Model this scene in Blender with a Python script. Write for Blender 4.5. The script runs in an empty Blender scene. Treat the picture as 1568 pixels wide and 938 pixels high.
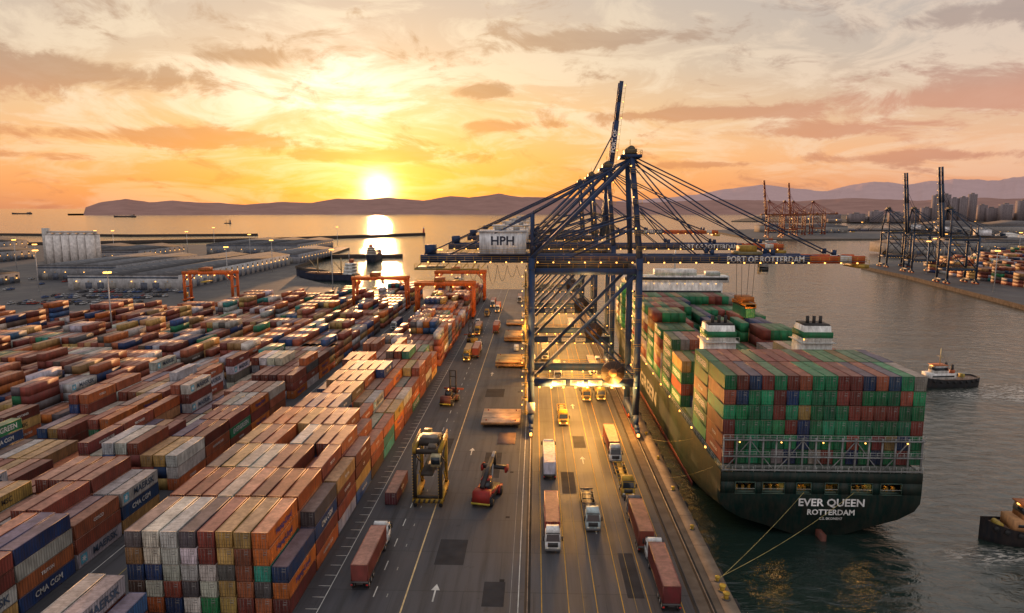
import bpy, math, random
import numpy as np
from mathutils import Vector, Matrix
random.seed(7); rng=np.random.RandomState(7)
sc=bpy.context.scene
D=bpy.data
# ------------------------------------------------------------------ node helpers
class NT:
    def __init__(s,nt): s.nt=nt; s.n=nt.nodes; s.l=nt.links
    def new(s,t,**k):
        n=s.n.new(t)
        for a,b in k.items(): setattr(n,a,b)
        return n
    def put(s,sock,v):
        if isinstance(v,bpy.types.NodeSocket): s.l.new(v,sock)
        else: sock.default_value=v
    def m(s,op,a,b=None,c=None,clamp=False):
        n=s.new('ShaderNodeMath',operation=op); n.use_clamp=clamp
        s.put(n.inputs[0],a)
        if b is not None: s.put(n.inputs[1],b)
        if c is not None: s.put(n.inputs[2],c)
        return n.outputs[0]
    def mix(s,f,a,b,bt='MIX'):
        n=s.new('ShaderNodeMix',data_type='RGBA',blend_type=bt)
        s.put(n.inputs[0],f)
        s.put(n.inputs[6],a if not isinstance(a,tuple) else (*a[:3],1))
        s.put(n.inputs[7],b if not isinstance(b,tuple) else (*b[:3],1))
        return n.outputs[2]
    def ramp(s,f,stops,interp='LINEAR'):
        n=s.new('ShaderNodeValToRGB'); r=n.color_ramp; r.interpolation=interp
        while len(r.elements)<len(stops): r.elements.new(0.5)
        for e,(p,c) in zip(r.elements,stops):
            e.position=p; e.color=(*c[:3],1) if isinstance(c,tuple) else (c,c,c,1)
        s.put(n.inputs[0],f); return n.outputs[0]
    def noise(s,vec,scale,detail=4,rough=.55,dist=0.0):
        n=s.new('ShaderNodeTexNoise'); n.inputs['Scale'].default_value=scale
        n.inputs['Detail'].default_value=detail; n.inputs['Roughness'].default_value=rough
        n.inputs['Distortion'].default_value=dist
        if vec is not None: s.l.new(vec,n.inputs['Vector'])
        return n.outputs[0]
    def mapv(s,vec,scale=(1,1,1),loc=(0,0,0)):
        n=s.new('ShaderNodeMapping'); s.l.new(vec,n.inputs[0])
        n.inputs['Scale'].default_value=scale; n.inputs['Location'].default_value=loc
        return n.outputs[0]
def mat(name):
    m=D.materials.new(name); m.use_nodes=True
    t=NT(m.node_tree); b=m.node_tree.nodes['Principled BSDF']
    return m,t,b
def geo(t): return t.new('ShaderNodeNewGeometry').outputs['Position']
def gaussn(t,x,wd):
    q=t.m('DIVIDE',x,wd); return t.m('EXPONENT',t.m('MULTIPLY',t.m('MULTIPLY',q,q),-1.0))
# paint
def paint_mat(name,rough,dirt,spec):
    m,t,b=mat(name)
    a=t.new('ShaderNodeAttribute',attribute_name='Col').outputs['Color']
    p=geo(t)
    n1=t.noise(t.mapv(p,(1,1,.25)),1.1,4,.7)
    n2=t.noise(p,.35,1)
    f=t.ramp(n1,[(.38,.0),(.72,1.0)])
    c=t.mix(t.m('MULTIPLY',f,dirt),a,(.06,.04,.03))
    v=t.ramp(n2,[(.3,.8),(.7,1.15)])
    c=t.mix(1.0,c,v,'MULTIPLY')
    t.l.new(c,b.inputs['Base Color'])
    b.inputs['Roughness'].default_value=rough
    b.inputs['Specular IOR Level'].default_value=spec
    return m
M_PAINT=paint_mat('painted_steel',.55,.55,.2)
M_GLOW,t,b=mat('lamp_glow')
b.inputs['Base Color'].default_value=(.9,.6,.2,1)
b.inputs['Emission Color'].default_value=(1,.46,.09,1); b.inputs['Emission Strength'].default_value=4
M_GLASS,t,b=mat('dark_glass'); b.inputs['Base Color'].default_value=(.015,.02,.025,1); b.inputs['Roughness'].default_value=.08
M_RUB,t,b=mat('rubber'); b.inputs['Base Color'].default_value=(.012,.012,.013,1); b.inputs['Roughness'].default_value=.8
M_MATTE=paint_mat('concrete_plaster',.9,.3,.1)
MATS=[M_PAINT,M_GLOW,M_GLASS,M_RUB,M_MATTE]
# ------------------------------------------------------------------ mesh builder
_tc={}
def text_geo(s):
    if s in _tc: return _tc[s]
    cu=D.curves.new('t','FONT'); cu.body=s; cu.size=1; cu.align_x='CENTER'; cu.align_y='CENTER'
    cu.resolution_u=2; cu.offset=.022
    o=D.objects.new('t',cu); sc.collection.objects.link(o)
    dg=bpy.context.evaluated_depsgraph_get(); dg.update()
    me=o.evaluated_get(dg).to_mesh()
    v=np.array([x.co[:] for x in me.vertices]); f=[tuple(p.vertices) for p in me.polygons]
    o.evaluated_get(dg).to_mesh_clear(); D.objects.remove(o); D.curves.remove(cu)
    _tc[s]=(v,f); return _tc[s]
BOXF=[(0,3,2,1),(4,5,6,7),(0,1,5,4),(1,2,6,5),(2,3,7,6),(3,0,4,7)]
class MB:
    def __init__(s): s.V=[];s.L=[];s.S=[];s.C=[];s.M=[];s.n=0
    def add(s,v,faces,col,mat=0):
        v=np.asarray(v,dtype=np.float32); s.V.append(v)
        k=len(faces)
        s.L.append(np.array([i for f in faces for i in f],dtype=np.int32)+s.n)
        s.S.append(np.array([len(f) for f in faces],dtype=np.int32))
        c=np.empty((k,4),dtype=np.float32); c[:,3]=1
        c[:,:3]=np.asarray(col,dtype=np.float32); s.C.append(c)
        s.M.append(np.full(k,mat,dtype=np.int32)); s.n+=len(v)
    def addnp(s,v,L,S,C):
        s.V.append(v.astype(np.float32)); s.L.append(L+s.n); s.S.append(S)
        c=np.empty((len(S),4),dtype=np.float32); c[:,3]=1; c[:,:3]=C; s.C.append(c)
        s.M.append(np.zeros(len(S),dtype=np.int32)); s.n+=len(v)
    def box(s,x0,x1,y0,y1,z0,z1,col,mat=0):
        s.add([(x0,y0,z0),(x1,y0,z0),(x1,y1,z0),(x0,y1,z0),(x0,y0,z1),(x1,y0,z1),(x1,y1,z1),(x0,y1,z1)],BOXF,col,mat)
    def taper(s,x0,x1,y0,y1,z0,X0,X1,Y0,Y1,z1,col,mat=0):
        s.add([(x0,y0,z0),(x1,y0,z0),(x1,y1,z0),(x0,y1,z0),(X0,Y0,z1),(X1,Y0,z1),(X1,Y1,z1),(X0,Y1,z1)],BOXF,col,mat)
    def beam(s,p,q,w,h,col,mat=0):
        p=Vector(p);q=Vector(q);d=(q-p)
        if d.length<1e-6:return
        d.normalize(); up=Vector((0,0,1)) if abs(d.z)<.98 else Vector((1,0,0))
        r=d.cross(up).normalized()*w/2; u=r.cross(d).normalized()*h/2
        v=[p-r-u,p+r-u,p+r+u,p-r+u,q-r-u,q+r-u,q+r+u,q-r+u]
        s.add([x[:] for x in v],[(0,3,2,1),(4,5,6,7),(0,1,5,4),(1,2,6,5),(2,3,7,6),(3,0,4,7)],col,mat)
    def cyl(s,p,q,r,n,col,mat=0,r2=None,caps=True):
        p=Vector(p);q=Vector(q);d=(q-p).normalized(); r2=r if r2 is None else r2
        up=Vector((0,0,1)) if abs(d.z)<.9 else Vector((1,0,0))
        a=d.cross(up).normalized(); b2=d.cross(a)
        v=[];f=[]
        for i in range(n):
            an=2*math.pi*i/n; o=a*math.cos(an)+b2*math.sin(an)
            v.append((p+o*r)[:]); v.append((q+o*r2)[:])
        for i in range(n):
            j=(i+1)%n; f.append((2*i,2*j,2*j+1,2*i+1))
        if caps:
            f.append(tuple(2*i for i in range(n))[::-1]); f.append(tuple(2*i+1 for i in range(n)))
        s.add(v,f,col,mat)
    def text(s,txt,size,o,right,up,col,mat=0,sx=1.0):
        v,f=text_geo(txt); o=np.array(o);r=np.array(right,float);u=np.array(up,float)
        s.add(o+v[:,:1]*r*size*sx+v[:,1:2]*u*size,f,col,mat)
    def rail(s,p,q,col,h=1.1,step=3.0,w=.07):
        p=Vector(p);q=Vector(q);L=(q-p).length;n=max(1,int(L/step)); z=Vector((0,0,1))
        s.beam(p+z*h,q+z*h,w,w,col); s.beam(p+z*h*.5,q+z*h*.5,w*.7,w*.7,col)
        for i in range(n+1):
            a=p.lerp(q,i/n); s.beam(a,a+z*h,w,w,col)
    def loft(s,rings,col,mat=0,cap0=True,cap1=True):
        n=len(rings[0]); v=[p for r in rings for p in r]; f=[]
        for k in range(len(rings)-1):
            for i in range(n-1):
                f.append((k*n+i,k*n+i+1,(k+1)*n+i+1,(k+1)*n+i))
        if cap0: f.append(tuple(range(n))[::-1])
        if cap1: f.append(tuple((len(rings)-1)*n+i for i in range(n)))
        s.add(v,f,col,mat)
    def mesh(s,name):
        me=D.meshes.new(name)
        V=np.concatenate(s.V);L=np.concatenate(s.L);S=np.concatenate(s.S);C=np.concatenate(s.C);Mi=np.concatenate(s.M)
        me.vertices.add(len(V)); me.vertices.foreach_set('co',V.ravel())
        me.loops.add(len(L)); me.loops.foreach_set('vertex_index',L.astype(np.int32))
        me.polygons.add(len(S)); st=np.zeros(len(S),dtype=np.int32); st[1:]=np.cumsum(S)[:-1]
        me.polygons.foreach_set('loop_start',st); me.polygons.foreach_set('loop_total',S)
        for m in MATS: me.materials.append(m)
        me.polygons.foreach_set('material_index',Mi)
        me.update(calc_edges=True)
        at=me.attributes.new('Col','FLOAT_COLOR','FACE'); at.data.foreach_set('color',C.ravel())
        return me
    def build(s,name,loc=(0,0,0),rz=0,scale=1):
        return place(s.mesh(name),name,loc,rz,scale)
def place(me,name,loc=(0,0,0),rz=0,scale=1):
    o=D.objects.new(name,me); o.location=loc; o.rotation_euler=(0,0,rz); o.scale=(scale,)*3
    sc.collection.objects.link(o); return o
# ------------------------------------------------------------------ camera
cam=D.cameras.new('camera'); cam.lens=24; cam.sensor_width=36; cam.clip_end=60000; cam.clip_start=1
co=D.objects.new('camera',cam); co.location=(0,0,60)
co.rotation_euler=(math.radians(90-8.22),0,math.radians(1.97)); sc.collection.objects.link(co); sc.camera=co
sc.view_settings.view_transform='Standard'; sc.view_settings.look='None'; sc.view_settings.exposure=0
# ------------------------------------------------------------------ world
SAZ=math.radians(-12.9); SEL=math.radians(1.5)
sdir=Vector((math.sin(SAZ)*math.cos(SEL),math.cos(SAZ)*math.cos(SEL),math.sin(SEL)))
w=D.worlds.new('World'); sc.world=w; w.use_nodes=True
t=NT(w.node_tree); bg=w.node_tree.nodes['Background']
g=t.new('ShaderNodeTexCoord').outputs['Generated']
sx=t.new('ShaderNodeSeparateXYZ'); t.l.new(g,sx.inputs[0]); X,Y,Z=sx.outputs
az=t.m('MULTIPLY',t.m('ARCTAN2',X,Y),57.2958)
el=t.m('MULTIPLY',t.m('ARCSINE',Z),57.2958)
elp=t.m('MAXIMUM',el,0.0)
e90=t.m('DIVIDE',elp,90.0)
rs=t.ramp(e90,[(0,(.74,.27,.08)),(.02,(.92,.34,.055)),(.045,(.95,.45,.10)),(.08,(.90,.55,.23)),(.125,(.78,.58,.37)),(.19,(.62,.52,.42)),(.4,(.72,.63,.56)),(1,(.66,.70,.82))])
rf=t.ramp(e90,[(0,(.50,.26,.20)),(.018,(.74,.35,.23)),(.045,(.84,.45,.29)),(.075,(.72,.48,.35)),(.12,(.54,.45,.40)),(.19,(.46,.42,.41)),(.4,(.66,.60,.57)),(1,(.66,.70,.82))])  # upper stops of both ramps lie above the view, brightened as added fill
daz=t.m('SUBTRACT',az,math.degrees(SAZ))
fs=gaussn(t,daz,31.0)
base=t.mix(fs,rf,rs)
cmb=t.new('ShaderNodeCombineXYZ'); t.put(cmb.inputs[0],t.m('DIVIDE',az,6.0))
elc=t.m('MULTIPLY',t.m('POWER',t.m('ADD',elp,1.0),.72),.98); t.put(cmb.inputs[1],t.m('ADD',elc,t.m('MULTIPLY',az,.012)))
nz=t.noise(cmb.outputs[0],1.0,8,.66,.55)
nz2=t.noise(t.mapv(cmb.outputs[0],(.6,.9,1),(3.3,7.1,0)),1.0,7,.66,.8)
blobs=None
for (a,e,wa,we,s_) in [(-35,9.2,10,1.0,1.3),(-22.5,11.2,3.6,.9,1.4),(-26,5.1,11,.6,1.3),(-14,4.1,8,.5,1.2),(-3,9.3,3.5,.6,1.0),(5,13.0,8,.7,1.3),
      (12,7.3,7,.42,1.6),(21,5.7,8,.5,1.0),(28,3.6,6,.4,1.4),(31,7.4,8,1.2,1.2),(34,12.6,10,.8,1.1),(14,3.4,3,.25,1.0),(-38,3.5,8,.35,.9),(-2,6.6,6,.4,.8)]:
    gq=t.m('MULTIPLY',t.m('MULTIPLY',gaussn(t,t.m('SUBTRACT',az,a),wa),gaussn(t,t.m('SUBTRACT',el,e),we)),s_)
    blobs=gq if blobs is None else t.m('ADD',blobs,gq)
cm=t.m('ADD',nz,t.m('MULTIPLY',blobs,.22))
cm=t.ramp(cm,[(.53,0.0),(.69,1.0)],'EASE')
hi=t.ramp(nz2,[(.43,0.0),(.60,1.0)],'EASE')
base=t.mix(t.m('MULTIPLY',hi,t.m('MULTIPLY',.66,t.m('MULTIPLY',gaussn(t,el,22.0),t.ramp(e90,[(.02,.35),(.08,1.0)])))),base,t.mix(fs,(.88,.66,.52),(1.0,.86,.60)))
ccol=t.mix(fs,t.ramp(e90,[(0,(.36,.22,.22)),(.05,(.60,.25,.19)),(.085,(.62,.28,.21)),(.12,(.38,.28,.26)),(.2,(.35,.30,.30))]),
           t.ramp(e90,[(0,(.60,.19,.05)),(.05,(.66,.25,.05)),(.1,(.42,.22,.09)),(.2,(.52,.36,.23))]))
base=t.mix(t.m('MULTIPLY',cm,t.m('MULTIPLY',.86,gaussn(t,el,40.0))),base,ccol)
dp=t.new('ShaderNodeVectorMath',operation='DOT_PRODUCT'); t.l.new(g,dp.inputs[0]); dp.inputs[1].default_value=sdir[:]
ang=t.m('MULTIPLY',t.m('ARCCOSINE',t.m('MINIMUM',dp.outputs['Value'],1.0)),57.2958)
def addc(base,f,col):
    return t.mix(1.0,base,t.mix(f,(0,0,0),col),'ADD')
base=addc(base,gaussn(t,ang,1.2),(5,3.6,1.5))
base=addc(base,t.m('EXPONENT',t.m('DIVIDE',ang,-2.8)),(.6,.42,.10))
base=addc(base,t.m('EXPONENT',t.m('DIVIDE',ang,-11.0)),(.22,.10,.025))
gl=t.m('MULTIPLY',gaussn(t,t.m('SUBTRACT',az,-16.5),7.5),gaussn(t,t.m('SUBTRACT',el,8.5),4.0))
gl=t.m('MULTIPLY',gl,t.m('MULTIPLY',t.ramp(nz2,[(.38,.2),(.58,1.0)]),t.m('SUBTRACT',1.0,t.m('MULTIPLY',cm,.7))))
base=addc(base,gl,(.36,.40,.40))
sky=t.new('ShaderNodeTexSky',sky_type='NISHITA'); sky.sun_disc=False; sky.sun_elevation=SEL; sky.sun_rotation=SAZ
base=t.mix(1.0,base,t.mix(.03,(0,0,0),sky.outputs[0]),'ADD')
# added fill: unseen sky behind the camera lifted to light camera-facing surfaces
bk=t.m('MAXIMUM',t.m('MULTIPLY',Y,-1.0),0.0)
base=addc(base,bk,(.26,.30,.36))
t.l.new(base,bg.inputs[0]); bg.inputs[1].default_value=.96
sl=D.lights.new('sun','SUN'); sl.energy=4.2; sl.angle=math.radians(.6); sl.color=(1,.5,.2)
e2=math.radians(2.9)
so=D.objects.new('sun',sl); so.rotation_euler=Vector((math.sin(SAZ)*math.cos(e2),math.cos(SAZ)*math.cos(e2),math.sin(e2))).to_track_quat('Z','Y').to_euler(); so.location=(0,0,200); sc.collection.objects.link(so)
def lamp(x,y,z,p,col=(1,.5,.13),r=.5):
    l=D.lights.new('flood_light','POINT'); l.energy=p; l.color=col; l.shadow_soft_size=r
    o=D.objects.new('flood_light',l); o.location=(x,y,z); sc.collection.objects.link(o)
# ------------------------------------------------------------------ water
def sheet(name,pts,z,m):
    me=D.meshes.new(name); me.from_pydata([(x,y,z) for x,y in pts],[],[tuple(range(len(pts)))]); me.materials.append(m)
    return place(me,name)
m,t,b=mat('sea_water'); p=geo(t)
b.inputs['IOR'].default_value=1.75
n1=t.noise(t.mapv(p,(.22,.36,.2)),1,5,.62,.8); n2=t.noise(t.mapv(p,(.035,.06,.05)),1,2,.5)
h=t.m('ADD',n1,t.m('MULTIPLY',n2,1.5))
sp=t.new('ShaderNodeSeparateXYZ'); t.l.new(p,sp.inputs[0]); px,py,_=sp.outputs
fo=None
for (a,c_,wa,wb) in ((168,240,16,6),(188,234,22,9),(172,226,26,4),(150,232,16,4),(118,121,14,6),(84,120,8,3),(104,118,12,3)):
    q=t.m('MULTIPLY',gaussn(t,t.m('SUBTRACT',px,a),wa),gaussn(t,t.m('SUBTRACT',py,c_),wb)); fo=q if fo is None else t.m('ADD',fo,q)
fn=t.noise(t.mapv(p,(.3,1.0,1)),1,4,.75,1.4)
fm=t.m('MULTIPLY',t.ramp(fn,[(.47,0.0),(.6,1.0)]),t.m('MULTIPLY',fo,.8),clamp=True)
h=t.m('ADD',h,t.m('MULTIPLY',t.m('MULTIPLY',fn,fo),1.6))
bp=t.new('ShaderNodeBump'); bp.inputs['Strength'].default_value=.46; bp.inputs['Distance'].default_value=1.0
t.l.new(h,bp.inputs['Height']); t.l.new(bp.outputs[0],b.inputs['Normal'])
t.l.new(t.mix(fm,(.010,.022,.018),(.62,.56,.48)),b.inputs['Base Color'])
t.put(b.inputs['Roughness'],t.m('ADD',.1,t.m('MULTIPLY',fm,.5)))
M_WATER=m
sheet('water',[(-45000,-800),(45000,-800),(45000,50000),(-45000,50000)],-3,M_WATER)
# ------------------------------------------------------------------ land
m,t,b=mat('asphalt'); p=geo(t)
a=t.noise(p,.045,5,.68); c_=t.noise(t.mapv(p,(.5,.02,1)),1,4,.68); d_=t.noise(p,3.0,3,.7); s2=t.noise(p,.32,3,.6)
col=t.ramp(a,[(.3,(.040,.042,.050)),(.55,(.062,.062,.070)),(.75,(.095,.089,.091))])
col=t.mix(t.ramp(c_,[(.45,0.0),(.68,.8)]),col,(.018,.018,.021))
col=t.mix(t.ramp(s2,[(.66,0.0),(.72,.6)]),col,(.02,.018,.018))
col=t.mix(t.m('MULTIPLY',d_,.22),col,(.13,.12,.11))
br=t.new('ShaderNodeTexBrick'); t.l.new(t.mapv(p,(.045,.02,1)),br.inputs[0]); br.inputs['Scale'].default_value=1; br.inputs['Mortar Size'].default_value=.0025
br.inputs['Color1'].default_value=(1,1,1,1); br.inputs['Color2'].default_value=(.80,.80,.82,1); br.inputs['Mortar'].default_value=(.6,.6,.6,1)
col=t.mix(1.0,col,br.outputs[0],'MULTIPLY')
t.l.new(col,b.inputs['Base Color']); t.put(b.inputs['Roughness'],t.ramp(a,[(.3,.5),(.7,.8)])); b.inputs['Specular IOR Level'].default_value=.3
M_ASPH=m
m,t,b=mat('quay_concrete'); p=geo(t)
a=t.noise(p,.4,5,.7); col=t.ramp(a,[(.3,(.06,.045,.035)),(.7,(.17,.135,.105))])
t.l.new(col,b.inputs['Base Color']); b.inputs['Roughness'].default_value=.9; b.inputs['Specular IOR Level'].default_value=.15; M_CONC=m
def land(name,pts,z,zb,m,mside=None):
    n=len(pts); v=[(x,y,z) for x,y in pts]+[(x,y,zb) for x,y in pts]
    f=[tuple(range(n))]+[(i,i+n,(i+1)%n+n,(i+1)%n) for i in range(n)]
    me=D.meshes.new(name); me.from_pydata(v,[],f); me.materials.append(m); me.materials.append(mside or M_CONC)
    for i,pl in enumerate(me.polygons): pl.material_index=0 if i==0 else 1
    me.update(); return place(me,name)
land('ground',[(30.5,-300),(30.5,505),(-135,505),(-152,515),(-205,585),(-250,700),(-285,1040),(-420,1120),(-1600,1000),(-1600,-300)],0,-8,M_ASPH)
land('ground',[(300,150),(302,416),(333,619),(342,728),(380,760),(760,1180),(2600,1300),(2600,150)],0,-8,M_ASPH)
land('ground',[(430,1350),(470,1900),(900,2100),(3600,2300),(3600,1500),(900,1400)],0,-8,M_ASPH)
land('coast',[(900,3200),(1100,3000),(6500,2600),(9500,8200),(2600,7600)],1,-8,M_CONC)
mb=MB()
CON=(.20,.155,.115)
mb.box(28.6,30.9,-290,505.3,-2.2,.18,CON,4)
for y in range(-280,500,12): mb.box(28.59,30.92,y,y+.12,-2.0,.19,(.06,.05,.04),4)
for y in range(-280,500,9): mb.box(30.9,31.6,y,y+2.2,-2.6,-.4,(.02,.02,.02),3)
mb.build('quay_kerb')
q=MB(); q.add([(24.9,-290,.008),(28.6,-290,.008),(28.6,505,.008),(24.9,505,.008)],[(0,1,2,3)],(.13,.10,.075),4); q.build('quay_pavement')
mk=MB()
def strip(x,y0,y1,wd,col,z=.02): mk.add([(x-wd/2,y0,z),(x+wd/2,y0,z),(x+wd/2,y1,z),(x-wd/2,y1,z)],[(0,1,2,3)],col,4)
WH=(.5,.49,.45); YE=(.5,.29,.05)
strip(-20,30,505,.24,(.60,.44,.22))
strip(-2.4,30,505,.16,WH); strip(-3.6,30,505,.10,(.25,.24,.22))
for x in (1.2,5.3,9.6,13.6,17.6,22.6): strip(x,30,505,.14,YE)
for x in (7.6,15.6): strip(x,30,505,.09,(.3,.2,.06))
y=34
while y<500:
    strip(-25,y,y+3,.18,WH); strip(-22.9,y,y+1,.14,(.35,.34,.3))
    y+=8
y=40
while y<480:
    mk.box(-34.5,-32.6,y,y+.14,.016,.03,WH,4); y+=3.2
strip(-32.5,40,480,.14,WH)
def arrow(x,y):
    strip(x,y,y+3.2,.25,WH); mk.add([(x-.7,y+3.2,.02),(x+.7,y+3.2,.02),(x,y+5,.02)],[(0,1,2)],WH,4)
for y in (97,160,240): arrow(-15.6,y)
for y in (120,155,200,260): arrow(11.6,y)
strip(-63.5,60,480,.15,WH); strip(-73.5,60,480,.15,WH); strip(-68.5,60,480,.12,(.4,.3,.1))
mk.build('road_marking')
# resurfaced patches, drain covers
q=MB()
for (x,y,a_,b_) in ((-17,108,5,9),(-12,146,4,16),(-8,96,3.4,7),(-24.6,150,3.5,22),(6,138,3,12),(14.6,99,2.6,14),(-16,212,6,10),(10,166,3,9)):
    q.add([(x,y,.006),(x+a_,y,.006),(x+a_,y+b_,.006),(x,y+b_,.006)],[(0,1,2,3)],(.035,.035,.038),4)
for y in range(80,460,23): q.add([(-5.6,y,.008),(-4.8,y,.008),(-4.8,y+.8,.008),(-5.6,y+.8,.008)],[(0,1,2,3)],(.02,.02,.02),4)
q.build('road_patch')
rl=MB()
for x in (-1,27):
    rl.box(x-.45,x+.45,-250,500,.012,.03,(.04,.035,.03),4); rl.box(x-.07,x+.07,-250,500,.02,.12,(.22,.17,.13))
rl.box(24.2,24.8,-250,500,.012,.026,(.04,.035,.03),4)
rl.build('crane_rail')
# ------------------------------------------------------------------ containers
GREY=(.44,.44,.43);GREEN=(.02,.17,.075);NAVY=(.018,.045,.13);ORG=(.56,.15,.03);TAN=(.45,.28,.09)
PAL=[((.23,.055,.035),20),((.15,.035,.027),15),((.31,.09,.045),12),((.42,.11,.035),9),(ORG,6),(TAN,9),((.34,.19,.08),7),
     (NAVY,7),((.035,.09,.20),3),(GREY,8),((.58,.54,.48),3),(GREEN,3.5),((.03,.20,.18),2.5),((.10,.09,.09),4),((.08,.05,.04),4)]
pal=[p_ for p_,w_ in PAL]; pw=np.array([w_ for p_,w_ in PAL],float); pw/=pw.sum()
pwL=np.array([w_*(2.4 if p_==GREY else 1) for p_,w_ in PAL],float); pwL/=pwL.sum()
PALS=[((.015,.17,.07),40),((.022,.24,.10),12),((.20,.045,.033),24),((.30,.08,.045),10),((.02,.05,.12),6),((.27,.25,.23),4),((.32,.2,.07),3)]
pals=[p_ for p_,w_ in PALS]; pws=np.array([w_ for p_,w_ in PALS],float); pws/=pws.sum()
def template(W,H,L,detail):
    q=MB()
    if not detail:
        q.box(0,W,0,L,0.03,H,(1,0,0))
        S=np.concatenate(q.S); C=np.concatenate(q.C)[:,:3]; C[1]=(1,1,0)
        return np.concatenate(q.V),np.concatenate(q.L),S,C
    e=.13
    for x in (0,W-e):
        for y in (0,L-e): q.box(x,x+e,y,y+e,.0,H,(.8,0,0))
        q.box(x,x+e,e,L-e,.03,.2,(.6,0,0)); q.box(x,x+e,e,L-e,H-.1,H-.01,(.9,.5,0))
    for y in (0,L-e):
        q.box(e,W-e,y,y+e,.03,.19,(.6,0,0)); q.box(e,W-e,y,y+e,H-.13,H-.01,(.85,.5,0))
    npd=22; P=(L-2*e)/npd; prof=[]
    for i in range(npd):
        y=e+i*P; prof+=[(y,0),(y+P*.3,0),(y+P*.5,1),(y+P*.8,1)]
    prof.append((L-e,0))
    for side in (0,1):
        v=[];f=[]
        for (y,k) in prof:
            x=.015+.05*k if side==0 else W-.015-.05*k
            v+= [(x,y,.2),(x,y,H-.1)]
        for i in range(len(prof)-1):
            a=2*i; f.append((a,a+1,a+3,a+2) if side==0 else (a,a+2,a+3,a+1))
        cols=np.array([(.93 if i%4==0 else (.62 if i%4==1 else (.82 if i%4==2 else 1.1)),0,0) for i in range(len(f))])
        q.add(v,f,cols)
    v=[];f=[]
    for (y,k) in prof[::2]+[prof[-1]]:
        z=H-.03-.025*k; v+=[(e,y,z),(W-e,y,z)]
    n=len(v)//2
    for i in range(n-1): a=2*i; f.append((a,a+1,a+3,a+2))
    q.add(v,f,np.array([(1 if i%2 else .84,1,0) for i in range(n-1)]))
    for y,sg in ((.05,1),(L-.05,-1)):
        q.add([(e,y,.19),(W-e,y,.19),(W-e,y,H-.13),(e,y,H-.13)],[(0,1,2,3) if sg==1 else (3,2,1,0)],(.95,0,0))
    q.box(W/2-.03,W/2+.03,.02,.049,.19,H-.13,(.4,0,0))
    for x in (.42,.9,W-.9,W-.42): q.box(x-.025,x+.025,-.01,.03,.12,H-.08,(1,0,1))
    for z in (.55,1.25,1.95): q.box(e,W-e,.035,.048,z,z+.05,(.6,0,0))
    q.box(W*.58,W*.8,.03,.045,1.6,1.85,(1,0,1)); q.box(W*.6,W*.86,.03,.045,2.05,2.2,(1,0,1))
    return np.concatenate(q.V),np.concatenate(q.L),np.concatenate(q.S),np.concatenate(q.C)[:,:3]
TD=template(2.44,2.59,12.19,True); TS=template(2.44,2.59,12.19,False)
def cont(mb,x,y,z,col,detail,sz=1.0,sy=1.0,sxx=1.0,dust=.42):
    v,L,S,C=TD if detail else TS
    vv=v*np.array([sxx,sy,sz],dtype=np.float32)+np.array([x,y,z],dtype=np.float32)
    col=np.array(col)*rng.uniform(.72,1.25)*np.array([1,rng.uniform(.9,1.1),rng.uniform(.85,1.15)])
    c=col[None,:]*C[:,:1]
    dusty=np.array([.56,.34,.25])*rng.uniform(.7,1.25)
    r=C[:,1:2]*dust*rng.uniform(.55,1.4); c=c*(1-r)+dusty[None,:]*r
    c=np.where(C[:,2:3]>.5,np.array([.3,.28,.26])[None,:]*.5+c*.4,c)
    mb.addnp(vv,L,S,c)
def logo(mb,x,y,z,col,side=1,k=None):
    if k is None:
        if col==GREY: k='MAERSK'
        elif col in (GREEN,pals[0],pals[1]): k='EVERGREEN'
        elif col==ORG: k='Hapag-Lloyd'
        elif col==NAVY: k='CMA CGM'
        elif col==TAN: k='MSC'
        else: k=random.choice(['TEXTAINER','TRITON','HAMBURG SUD','CAI','COSCO','','',''])
    if not k: return
    tc=(.66,.66,.64)
    if k=='MAERSK': tc=(.05,.08,.13)
    if k=='Hapag-Lloyd': tc=(.02,.04,.2)
    if k=='MSC': tc=(.05,.04,.03)
    xx=x+2.44+.012 if side==1 else x-.012
    r=(0,1,0) if side==1 else (0,-1,0)
    size=1.75 if k in('MAERSK','EVERGREEN') else (1.35 if k in ('MSC','CMA CGM','Hapag-Lloyd') else .8)
    yc=y+6.1+(1.2*side if k=='MAERSK' else 0)
    mb.text(k,size,(xx,yc,z+1.35),r,(0,0,1),tc,0,1.08 if k=='MAERSK' else .98)
    if k=='MAERSK':
        ys=y+.7 if side==1 else y+9.9
        mb.add([(xx,ys,z+.55),(xx,ys+1.6,z+.55),(xx,ys+1.6,z+2.15),(xx,ys,z+2.15)],[(0,1,2,3)],(.10,.42,.58))
        st=[]
        for i in range(14):
            rr=.68 if i%2==0 else .3; an=math.pi*2*i/14
            st.append((xx+.01*side,ys+.8+rr*math.sin(an),z+1.35+rr*math.cos(an)))
        mb.add(st,[tuple(range(14))],(.8,.8,.8))
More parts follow.
